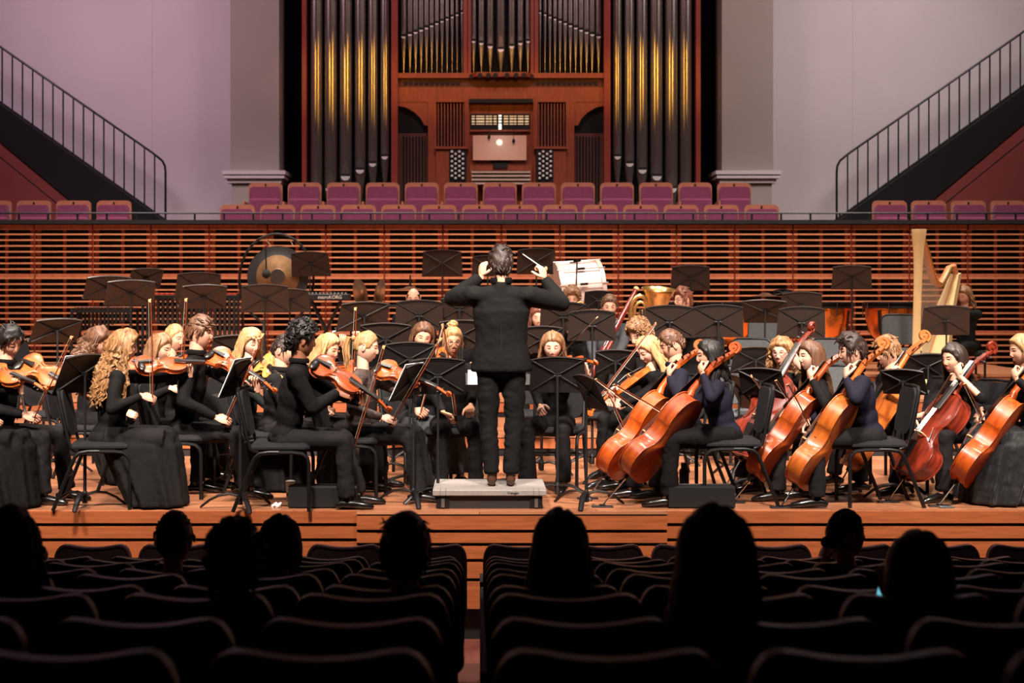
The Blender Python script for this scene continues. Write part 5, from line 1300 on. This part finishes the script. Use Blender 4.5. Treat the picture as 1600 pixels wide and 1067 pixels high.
# tuba
M_brass = mat('lacquered_brass', (240, 192, 120), .26, .9)
tb = thing('tuba', 'large golden brass tuba with upright bell beside its player with glasses', 'tuba', group=None)
base = P(1025, 545, 16.0); tz = lambda py: Z(py, 16.0)
bx = X(1025, 16.0)
prof = [(.045, tz(560)), (.055, tz(530)), (.075, tz(505)), (.095, tz(485)), (.115, tz(470)), (.13, tz(461)), (.155, tz(454.5)), (.176, tz(451)), (.18, tz(450.5)), (.172, tz(451.6)), (.145, tz(457)), (.12, tz(466)), (.09, tz(485)), (.04, tz(520))]
mb = MB().lathe([(r_, z-Z(505, 16.0)) for r_, z in prof], 28, (0, 0, 0)); mb.v = [tuple(Matrix.Rotation(.06, 3, 'Y') @ Matrix.Rotation(.17, 3, 'X') @ V(v)+V((bx, 16.0, Z(505, 16.0)))) for v in mb.v]
obj('bell', mb, M_brass, tb, 60)
def loop(cxp, cyp, d, rx, rz, r0, name, a0=0, a1=360, dx=0):
    c_ = P(cxp, cyp, d); pts = []
    for i in range(25):
        a = math.radians(a0+(a1-a0)*i/24); pts.append(c_+V((math.cos(a)*rx, .0, math.sin(a)*rz)))
    obj(name, MB().tube(pts, r0, 10, up=V((0, 1, 0))), M_brass, tb)
loop(1000, 488, 15.95, .10, .17, .024, 'outer_bow', 0, 360)
loop(1001, 490, 15.92, .065, .12, .016, 'inner_bow', 0, 360)
loop(1003, 510, 15.9, .05, .16, .012, 'valve_loop')
for k in range(3): obj('valve', MB().tube([P(1001+5*k, 482, 15.84), P(1001+5*k, 512, 15.84)], .013, 8), M_silver, tb)
obj('body_bow', MB().tube([P(1027, 558, 16), P(1020, 572, 16), P(1008, 570, 16), P(1002, 545, 16)], [.05, .05, .045, .035], 12), M_brass, tb)
obj('mouthpipe', MB().tube([P(1055, 481, 16.1), P(1046, 483, 15.95), P(1030, 500, 15.85)], [.012, .008, .008], 8), M_silver, tb)
hn = thing('french_horn', 'small coil of golden brass horn left of the bassoon player', 'horn')
c_ = P(908, 484, 17.1)
for rr_, nm in ((.085, 'outer_coil'), (.06, 'inner_coil')):
    obj(nm, MB().tube([c_+V((math.cos(math.radians(a))*rr_, .02 if rr_ < .07 else 0, math.sin(math.radians(a))*rr_)) for a in range(0, 361, 20)], .012, 8, up=V((0, 1, 0))), M_brass, hn)
mb = MB().lathe([(.012, 0), (.02, .06), (.04, .12), (.09, .17), (.13, .19), (.125, .187), (.08, .16), (.02, .08)], 20); mb.v = [tuple(Matrix.Rotation(2.2, 3, 'X') @ V(v)+c_+V((-.05, .04, -.08))) for v in mb.v]; obj('bell', mb, M_brass, hn)

# ================================================================ PERCUSSION
gd = 20.3
gg = thing('gong', 'large round gong with pale brown face and dark centre hanging in a hoop stand', 'gong')
gc = P(434, 432, gd); R0 = 48*gd/F
Mg = [mat('gong_rim_dark', (52, 50, 50), .5, .3), mat('gong_face', (150, 112, 72), .5, .4, rgb2=(112, 82, 54), scale=7), mat('gong_centre', (66, 56, 48), .5, .3)]
mb = MB(); n = 48; rr_ = [0, .24, .245, .27, .70, .72, 1.0, 1.0]; yy = [-.02, -.02, -.018, -.010, -.006, 0, .0, .05]; vs = []
for q, y in zip(rr_, yy):
    for k in range(n): a = 2*math.pi*k/n; vs.append((gc.x+max(q, .001)*R0*math.cos(a), gc.y+y, gc.z+max(q, .001)*R0*math.sin(a)))
mb.add(vs, []); 
for i in range(len(rr_)-1):
    for k in range(n): j = (k+1) % n; mb.f.append((i*n+k, i*n+j, i*n+n+j, i*n+n+k)); mb.m.append(2 if i < 2 else (1 if i < 4 else 0))
obj('disc', mb, Mg, gg, 40)
hp_ = thing('gong_stand', 'round black tubular stand holding the gong', 'gong stand')
hc_ = P(432, 437, gd+.05); HR = 58*gd/F
obj('hoop', MB().tube([hc_+V((math.cos(math.radians(a))*HR, 0, math.sin(math.radians(a))*HR*1.24)) for a in range(-70, 251, 8)], .017, 8, up=V((0, 1, 0))), M_black, hp_)
for s in (-1, 1):
    e = hc_+V((math.cos(math.radians(-70))*HR*s, 0, math.sin(math.radians(-70))*HR*1.24)); obj('foot', MB().tube([e+V((0, -.25, ZCC+.02-e.z)), e, e+V((0, .25, ZCC+.02-e.z))], .016, 8), M_black, hp_)
obj('cord', MB().tube([hc_+V((-.26, 0, HR*1.08)), hc_+V((.28, 0, HR*1.08))], .004, 5), mat('cord_pale', (170, 140, 110), .8), hp_)
for px in (424, 458): obj('cord', MB().tube([P(px, 384, gd+.02), P(px-8 if px < 440 else px-4, 376, gd+.05)], .004, 5), mat('cord_pale', (170, 140, 110), .8), hp_)
ml = thing('gong_mallet', 'black gong mallet hanging in front of the gong', 'mallet')
obj('handle', MB().tube([P(415, 384, gd-.12), P(416, 424, gd-.12)], .011, 8), M_blackp, ml); obj('head', MB().ell(P(416, 428, gd-.12), (.055, .055, .06), 14, 10), mat('mallet_felt', (32, 32, 36), .9), ml)
# bass drum on its stand
bd_ = thing('bass_drum', 'pale bass drum on a stand above the short curly haired person', 'drum')
bc_ = P(903, 462, 20.0); RB = .42; wd = .29
Rx = Matrix.Rotation(math.pi/2, 3, 'Y')
M_shellw = mat('drum_shell_glare', (236, 206, 200), .3, coat=.4)  # white-pink shell with its glare put into the colour
tl = Matrix.Rotation(math.radians(-4), 3, 'Y') @ Matrix.Rotation(math.radians(8), 3, 'Z')
obj('shell', MB().lathe([(RB-.02, -wd+.02), (RB, -wd+.02), (RB, wd-.02), (RB-.02, wd-.02)], 40, bc_, tl @ Rx), M_shellw, bd_)
for s in (-1, 1):
    obj('hoop', MB().lathe([(RB-.02, s*(wd-.05)), (RB+.03, s*(wd-.05)), (RB+.03, s*wd), (RB-.02, s*wd)], 40, bc_, tl @ Rx), mat('drum_hoop', (220, 196, 188), .35, .3), bd_)
    obj('drum_head', MB().lathe([(RB, s*(wd-.01)), (.001, s*(wd-.01))], 40, bc_, tl @ Rx), mat('drum_skin', (226, 216, 206), .6), bd_)
for k in range(12):
    a = 2*math.pi*k/12+.2; c_ = bc_+tl @ V((0, math.cos(a)*(RB+.035), math.sin(a)*(RB+.035)))
    obj('tension_rod', MB().tube([c_+tl @ V((-wd-.02, 0, 0)), c_+tl @ V((wd+.02, 0, 0))], .008, 6), M_chrome, bd_)
    obj('lug', MB().cbox(c_, (.10, .03, .03), 0, tl), M_chrome, bd_, None)
ds = thing('drum_stand', 'dark stand carrying the pale bass drum', 'drum stand')
for s in (-1, 1):
    obj('leg', MB().tube([V((bc_.x+s*.25, bc_.y-.25, ZCC)), V((bc_.x+s*.22, bc_.y, bc_.z-RB-.03)), V((bc_.x+s*.25, bc_.y+.25, ZCC))], .018, 8), M_black, ds)
obj('cradle', MB().tube([V((bc_.x-.24, bc_.y, bc_.z-RB-.045)), V((bc_.x+.24, bc_.y, bc_.z-RB-.045))], .02, 8), M_black, ds)
obj('upright_rod', MB().tube([P(902, 404, 19.45), P(900, 452, 19.45), V((P(900, 452, 19.45).x, 19.45, ZCC))], .011, 8), M_chrome, ds)
# timpani
M_copper = mat('hammered_copper', (246, 150, 72), .26, .8, bump=.5, bscale=9, dist=.03)
for i, (px, wpx, lb) in enumerate(((1050, 84, 'copper timpani drum behind the tuba player\'s stand, leftmost'), (1142, 92, 'copper timpani drum second from the left'), (1277, 106, 'largest copper timpani drum right of centre'), (1398, 94, 'rightmost copper timpani drum beside the harp'))):
    d = 19.7+(.35 if i == 0 else 0); c_ = V((X(px, d), d, ZCC)); R1 = wpx*d/F/2; t = thing('timpani_drum', lb, 'drum', c_, 0, 'row of copper timpani'); zt = Z(472, d)-ZCC
    obj('bowl', MB().lathe([(R1*.12, zt-.55), (R1*.5, zt-.52), (R1*.8, zt-.40), (R1*.95, zt-.22), (R1*.97, zt-.07)], 32), M_copper, t, 60)
    obj('rim', MB().lathe([(R1*.96, zt-.075), (R1*1.02, zt-.075), (R1*1.02, zt-.06), (R1*.98, zt-.05), (R1*.98, zt-.02), (R1*1.03, zt-.015), (R1*1.03, zt), (R1*.97, zt+.004)], 32), M_black, t)
    obj('drum_head', MB().lathe([(R1*.97, zt-.004), (.001, zt-.002)], 32), mat('timpani_skin', (206, 186, 168), .5), t)
    for k in range(8):
        a = 2*math.pi*k/8+.35; x, y = R1*1.05*math.cos(a), R1*1.05*math.sin(a)
        obj('tension_rod', MB().tube([(x, y, zt-.0), (x, y, zt-.18)], .008, 6), M_chrome, t)
    for k in range(4):
        a = 2*math.pi*k/4+.8; x, y = R1*1.04*math.cos(a), R1*1.04*math.sin(a)
        obj('strut', MB().tube([(x, y, zt-.10), (x*.95, y*.95, zt-.35), (x*.45, y*.45, zt-.60), (x*.6, y*.6, .04)], .016, 8), M_black, t)
    obj('base', MB().lathe([(R1*.55, .0), (R1*.55, .035), (R1*.2, .07), (.05, zt-.55)], 24), M_black, t)
# marimba with resonator tubes
def mallet_instrument(px0, px1, py, d, zf, label, name, barm, tubem, longest, shortest, mid=False):
    x0, x1 = X(px0, d), X(px1, d); t = thing(name, label, 'percussion', ((x0+x1)/2, d, zf)); w_ = x1-x0; zt = Z(py, d)-zf; n = max(14, int(w_/.058))
    for i in range(n):
        x = -w_/2+w_*(i+.5)/n; L = .42-.2*i/n
        obj('bar', MB().rbox((x, .0, zt), (w_/n*.82, L, .022), .004), barm, t)
        q = i/(n-1); ln = longest+(shortest-longest)*abs(2*q-1)**1.0 if mid else longest+(shortest-longest)*q
        obj('resonator', MB().lathe([(w_/n*.36, zt-.05-ln), (w_/n*.36, zt-.05)], 10, (x, -.12, 0)), tubem, t)
    for s in (-1, 1): obj('rail', MB().box((-w_/2-.03, s*.19-.012, zt-.06), (w_/2+.03, s*.19+.012, zt-.018)), M_black, t, None)
    for s in (-1, 1):
        obj('end_frame', MB().prism([(-.25, 0), (-.21, 0), (-.16, zt-.02), (.16, zt-.02), (.21, 0), (.25, 0), (.20, zt+.0), (-.20, zt+.0)], s*(w_/2+.03)-.015, s*(w_/2+.03)+.015, 'x'), M_black, t, None)
    return t
M_bar = mat('rosewood_bar', (170, 62, 40), .4); M_res = mat('grey_resonator', (74, 68, 66), .4, .5)
mallet_instrument(232, 372, 459, 19.8, ZCC, 'marimba with red bars and grey resonator tubes behind the left stands', 'marimba', M_bar, M_res, .28, .62)
mallet_instrument(122, 206, 481, 19.6, ZCC, 'smaller dark keyed percussion table at far left behind the stands', 'xylophone', mat('xylophone_bar', (60, 34, 30), .5), M_blackp, .25, .12)
# keyboard synthesizer
kt = thing('keyboard', 'small black electronic keyboard beside the gong with white lettering on its back', 'keyboard')
kd = 19.3; x0, x1 = X(470, kd), X(546, kd); zt = Z(464, kd)
obj('case', MB().rbox(((x0+x1)/2, kd+.12, zt), (x1-x0, .24, .075), .01), M_blackp, kt)
for k in range(12): obj('knob', MB().lathe([(.014, 0), (.012, .022)], 10, (x0+.05+k*(x1-x0-.1)/11, kd+.04, zt+.037)), mat('silver_knob', (180, 176, 170), .3, .6), kt)
text('microKORG', .058, ((x0+x1)/2+.06, kd-.002, zt-.004), (math.pi/2, 0, 0), mat('white_print', (225, 220, 214), .5), kt)
ks_ = thing('keyboard_stand', 'black crossed stand under the small keyboard', 'keyboard stand')
for y_ in (kd+.04, kd+.2):
    obj('cross_bar', MB().tube([(x0+.05, y_, ZCC), (x1-.12, y_, zt-.05)], .015, 7), M_black, ks_); obj('cross_bar', MB().tube([(x1-.05, y_+.02, ZCC), (x0+.12, y_+.02, zt-.05)], .015, 7), M_black, ks_)
# cymbals
M_cym = mat('bronze_cymbal', (150, 112, 84), .35, .85)
def cymbal_disc(c_, R_, M3): return MB().lathe([(.012, .03), (.05, .028), (.08, .008), (R_*.6, -.002), (R_, -.016), (R_, -.018), (R_*.6, -.005), (.08, .004), (.05, .024), (.012, .026)], 36, c_, M3)
for px, py, rz_, ry_, lb in ((565, 458, 66, -12, 'bronze clash cymbal standing on edge, left of the pair'), (591, 458, -66, 12, 'bronze clash cymbal standing on edge, right of the pair')):
    t = thing('clash_cymbal', lb, 'cymbal', group=None); M3 = Matrix.Rotation(math.radians(ry_), 3, 'Y') @ Matrix.Rotation(math.radians(rz_), 3, 'Z') @ Matrix.Rotation(math.pi/2, 3, 'X')
    obj('disc', cymbal_disc(P(px, py, 19.0), .18, M3), M_cym, t, 60); obj('strap', MB().ell(P(px, py, 19.0), (.02, .02, .02), 8, 6), M_blackp, t)
tt = thing('percussion_table', 'dark padded trap table under the clash cymbals', 'table'); zt = Z(476, 19.0)
obj('top', MB().box((X(546, 19), 18.8, zt-.03), (X(640, 19), 19.2, zt)), M_blackp, tt, None)
for xx in (X(550, 19), X(636, 19)):
    for y_ in (18.83, 19.17): obj('leg', MB().tube([(xx, y_, ZCC), (xx, y_, zt-.03)], .013, 6), M_black, tt)
def susp(px, py, d, zf, R_, label, tip=18):
    c_ = P(px, py, d); t = thing('suspended_cymbal', label, 'cymbal', (c_.x, c_.y, zf)); h = c_.z-zf
    obj('disc', cymbal_disc(V((0, 0, h)), R_, Matrix.Identity(3)), M_cym, t, 60)
    obj('pole', MB().tube([(0, 0, .3), (0, 0, h+.02)], .011, 8), M_black, t)
    obj('wing_nut', MB().tube([(0, 0, h+.03), (0, 0, h+.03+tip*d/F)], [.014, .009], 8), M_black, t)
    for k in range(3): a = 2.1*k; obj('leg', MB().tube([(0, 0, .34), (math.cos(a)*.25, math.sin(a)*.25, .01)], .009, 6), M_black, t)
susp(641, 451, 19.9, ZCC, .25, 'flat bronze cymbal on a stand behind the balding person')
susp(1196, 461, 20.4, ZCC, .17, 'flat dark cymbal on a stand before the slatted wall at right', 3)
ws_ = stand(1223, 457, 20.6, 30, 180, 5, ZCC, 'tiny black music stand beside the flat cymbal at right', True, h=.09)

# ---- harp
M_maple = mat('pale_maple', (238, 208, 152), .4, var=.08, scale=5, stretch=(6, 6, 1)); M_neck = mat('harp_neck_wood', (206, 140, 92), .4)
hd_ = 18.15; hz0 = ZB; A0 = P(1430, 560, hd_); A0.z = hz0
e1 = V((math.cos(math.radians(40)), math.sin(math.radians(40)), 0)); e2 = V((-e1.y, e1.x, 0))
hpp = thing('harp', 'tall pale wooden concert harp with fluted column at right', 'harp', (A0.x, A0.y, hz0))
ztop = Z(358, hd_)-hz0
def hp(u_, z, w_=0): return e1*u_*.82+V((0, 0, z))+e2*w_
# column: fluted, flared crown
mb = MB(); nf = 24; prof = [(.055, .14), (.047, .25), (.046, ztop*.5), (.047, ztop*.66), (.052, ztop*.78), (.062, ztop*.88), (.078, ztop*.955), (.086, ztop*.99), (.084, ztop)]; vs = []
for r_, z in prof:
    for k in range(nf*2):
        a = math.pi*k/nf; q = r_*(1-.07*(k % 2)); vs.append((q*math.cos(a)+(.045)*(z/ztop), q*math.sin(a), z))
fs = [(i*nf*2+k, i*nf*2+(k+1) % (nf*2), (i+1)*nf*2+(k+1) % (nf*2), (i+1)*nf*2+k) for i in range(len(prof)-1) for k in range(nf*2)]+[tuple(range((len(prof)-1)*nf*2, len(prof)*nf*2))]
mb.add(vs, fs); obj('column', mb, M_maple, hpp, 25)
# soundbox wedge leaning to the player's shoulder
T0, T1 = hp(.16, .12), hp(.98, ztop*.725); wv = e2
mb = MB(); back = e1*.14+V((0, 0, .02)); vs = []
for q, w_, bk in ((0, .28, 1.15), (.3, .22, 1.1), (.6, .13, .9), (.85, .085, .75), (1.0, .06, .6)):
    c_ = T0.lerp(T1, q); vs += [c_-wv*w_, c_+wv*w_, c_+wv*w_*.75+back*bk, c_+back*bk*1.3, c_-wv*w_*.75+back*bk]
fs = [(0, 1, 2, 3, 4), tuple(20+k for k in (4, 3, 2, 1, 0))]+[(i*5+k, i*5+(k+1) % 5, (i+1)*5+(k+1) % 5, (i+1)*5+k) for i in range(4) for k in range(5)]
mb.add(vs, fs); obj('soundbox', mb, M_maple, hpp, 30)
obj('string_rib', MB().tube([T0+V((0, 0, .02)), T1], .012, 6), M_neck, hpp)
nk = [(.045, ztop-.06), (.14, ztop-.11), (.26, ztop-.28), (.38, ztop-.50), (.48, ztop-.62), (.60, ztop-.65), (.72, ztop-.56), (.84, ztop-.44), (.95, ztop-.42), (1.01, ztop-.50), (.985, ztop*.72)]
obj('neck', MB().tube([hp(u_, z) for u_, z in nk], [.05, .05, .048, .05, .052, .05, .045, .042, .045, .04, .035], 10, flat=.6), M_neck, hpp)
mb = MB()
for k in range(34):
    q = k/33; i = q*(len(nk)-4.2); j = int(i); fr = i-j; u_ = nk[j][0]*(1-fr)+nk[j+1][0]*fr; z = nk[j][1]*(1-fr)+nk[j+1][1]*fr
    mb.ell(hp(u_, z+.012, -.052), (.008, .008, .008), 6, 4); mb.ell(hp(u_, z-.012, -.052), (.008, .008, .008), 6, 4)
mb.tube([hp(u_, z, -.045) for u_, z in nk[:8]], .018, 6); obj('action_plate', mb, mat('brass_action', (214, 172, 110), .3, .9), hpp)
mb = MB()
for k in range(36):
    q = .02+.94*k/35; i = q*(len(nk)-4.2); j = int(i); fr = i-j; u_ = nk[j][0]*(1-fr)+nk[j+1][0]*fr+.02; z = nk[j][1]*(1-fr)+nk[j+1][1]*fr-.03
    lo = T0.lerp(T1, min(1, max(0, (u_-.16)/.82))) if u_ > .16 else T0.lerp(T1, .02*k/5)
    lo = T0.lerp(T1, .03+.9*k/35)
    mb.tube([hp(u_, z, -.03), lo], .0022, 4)
so = obj('strings', mb, mat('harp_string', (196, 172, 150), .5), hpp, None); so['kind'] = 'stuff'
obj('base', MB().rbox(hp(.22, .07), (.42, .46, .14), .03, 0, Matrix.Rotation(math.radians(40), 3, 'Z')), M_maple, hpp)

# ---- small things on the stage
for px0, px1, lb in ((450, 557, 'black stage monitor box on the stage edge left of the podium'), (1045, 1149, 'black stage monitor box on the stage edge right of the podium')):
    d = 11.36; x0, x1 = X(px0, d), X(px1, d); t = thing('stage_monitor', lb, 'speaker', ((x0+x1)/2, d, 0)); w_ = x1-x0
    t['group'] = 'stage monitors'
    poly = [(-.0, .01), (.30, .01), (.30, .08), (.16, .155), (.02, .160), (-.0, .15)]
    mbx = MB().prism(poly, -w_/2, w_/2, 'x'); obj('cabinet', mbx, M_blackp, t, None)
    obj('grille', MB().prism([(.165, .155), (.30, .083), (.303, .087), (.17, .160)], -w_/2+.02, w_/2-.02, 'x'), M_black, t, None)
    for s in (-1, 1): obj('side_knob', MB().tube([(s*w_/2, .1, .085), (s*(w_/2+.02), .1, .085)], .016, 10), M_black, t)
    for s in (-1, 1): obj('foot', MB().box((s*w_*.35-.03, .02, 0), (s*w_*.35+.03, .28, .01)), M_blackp, t, None)
t = thing('cup', 'white lidded cup standing behind the left monitor box', 'cup', (X(453, 11.75), 11.78, 0))
obj('wall', MB().lathe([(.030, .0), (.036, .135), (.034, .14)], 16), mat('white_cup', (232, 222, 206), .5), t); obj('lid', MB().lathe([(.038, .138), (.038, .15), (.02, .155), (0.001, .155)], 16), mat('white_lid', (214, 204, 190), .5), t)
t = thing('water_bottle', 'dark water bottle on the floor left of the right monitor\'s chair legs', 'bottle', (X(1069, 12.1), 12.1, 0))
obj('body', MB().lathe([(.036, 0), (.038, .01), (.038, .19), (.024, .215)], 14), M_blackp, t); obj('cap', MB().lathe([(.024, .215), (.026, .22), (.026, .25), (.001, .252)], 14), M_black, t)
# anchor boards for the end pins
for i, (p_, B, D, t_) in enumerate(cel):
    tp = B-D*.26; z = tp.z
    if z < .0: 
        k = B.z/ max(.001, D.z) ; pin = k
    L_ = min(.5, max(.1, (B.z-.012)/max(.2, D.z)))
    tp = B-D*L_
    for ch in t_.children:
        if ch.name.startswith('end_pin'): ch.scale = (1, 1, L_/.26)
    who = ['navy-shirted cellist', 'sleek black haired cellist', 'cellist with glasses', 'long reddish brown haired cellist', 'tousled dark haired cellist', 'short wavy haired cellist', 'long dark haired cellist', 'blonde cellist at the right edge'][i]
    b_ = thing('end_pin_anchor', 'small black floor anchor for the end pin of the '+who, 'anchor', (tp.x, tp.y, 0))
    obj('board', MB().rbox((0, 0, .005), (.16, .07, .01), .004), M_blackp, b_); obj('cup', MB().lathe([(.022, .008), (.024, .018), (.014, .02), (.008, .012)], 12), M_black, b_)
t = thing('phone', 'phone lying flat on the stage edge before the dark red cello', 'phone', (X(1478, 11.42), 11.40, 0)); obj('body', MB().rbox((0, 0, .006), (.11, .06, .01), .004), mat('phone_case', (90, 94, 100), .3), t)
t = thing('tissue', 'crumpled white tissue on the stage beside the left monitor box', 'tissue', (X(436, 11.4), 11.42, 0)); mb = MB()
for k in range(5): mb.ell((random.uniform(-.04, .04), random.uniform(-.02, .02), .015), (.03, .02, .014), 7, 5, 0, Matrix.Rotation(random.uniform(-1, 1), 3, 'Y'))
obj('folds', mb, M_paper, t, 10)

# ================================================================ AUDIENCE
AUD = [(15, 852, 5.57, 'curlbob', 'dark', 0, 1.0, 'audience member cut off at the left edge'), (272, 845, 7.08, 'crop', 'black', 0, 1.05, 'audience member with smooth round head, left, beside a bushy-haired one'),
 (366, 886, 4.86, 'curls', 'black', 0, .92, 'audience member with bushy hair seen from behind at left'), (437, 846, 7.06, 'bob', 'black', 0, .95, 'audience member with narrow head before the left monitor box'),
 (633, 866, 5.57, 'mop', 'black', 1, .98, 'audience member with large round head left of the aisle gap'), (876, 852, 5.57, 'long', 'black', 0, 1.0, 'audience member with long hair right of the aisle gap'),
 (1118, 868, 4.12, 'long', 'black', 0, 1.05, 'nearest audience member with large head and long hair, right of centre'), (1322, 836, 7.8, 'tied', 'black', 0, 1.05, 'audience member turned left with hand at chin'),
 (1436, 893, 4.86, 'bob', 'black', 0, 1.0, 'audience member holding a glowing phone at right')]
for i, (px, py, d, hs_, hc_2, mal, sc_, lb) in enumerate(AUD):
    H = P(px, py, d); turned = (i == 7); kw = {}
    if turned: kw = dict(lh=P(1286, 878, 7.9), lhd=V((.3, .2, .9)), lpn=V((.8, 0, 0)), lpole=V((-.3, 0, -1)))
    if i == 8: kw = dict(lh=P(1392, 935, 5.1), lhd=V((-.1, .2, .9)), lpn=V((0, 1, 0)))
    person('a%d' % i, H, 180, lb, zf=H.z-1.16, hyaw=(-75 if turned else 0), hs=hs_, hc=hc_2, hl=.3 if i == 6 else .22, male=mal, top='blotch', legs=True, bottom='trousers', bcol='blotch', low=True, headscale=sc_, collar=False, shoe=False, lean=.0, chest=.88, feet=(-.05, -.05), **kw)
t = thing('mobile_phone', 'phone with glowing pale blue screen held up by an audience member at right', 'phone')
c_ = P(1380, 916, 5.12); Rp = Matrix.Rotation(math.radians(14), 3, 'Y') @ Matrix.Rotation(math.radians(-8), 3, 'X')
obj('case', MB().rbox(c_, (.040, .008, .072), .003, 0, Rp), M_blackp, t); obj('screen', MB().cbox(c_+V((0, -.0045, 0)), (.034, .001, .062), 0, Rp), mat('phone_screen', (120, 205, 225), .3, emit=.9), t, None)
print('K', REP)
t = thing('harp_stool', 'low black stool under the harp player', 'stool', (0, 0, ZB)); hpz = [o for o in bpy.data.objects if o.get('label', '').endswith('playing the harp')][0].location
t.location = (hpz.x, hpz.y, ZB); obj('seat', MB().rbox((0, 0, .42), (.40, .40, .07), .02), M_chairf, t)
for sx in (-1, 1):
    for sy in (-1, 1): obj('leg', MB().tube([(sx*.17, sy*.17, 0), (sx*.17, sy*.17, .39)], .015, 7), M_black, t)
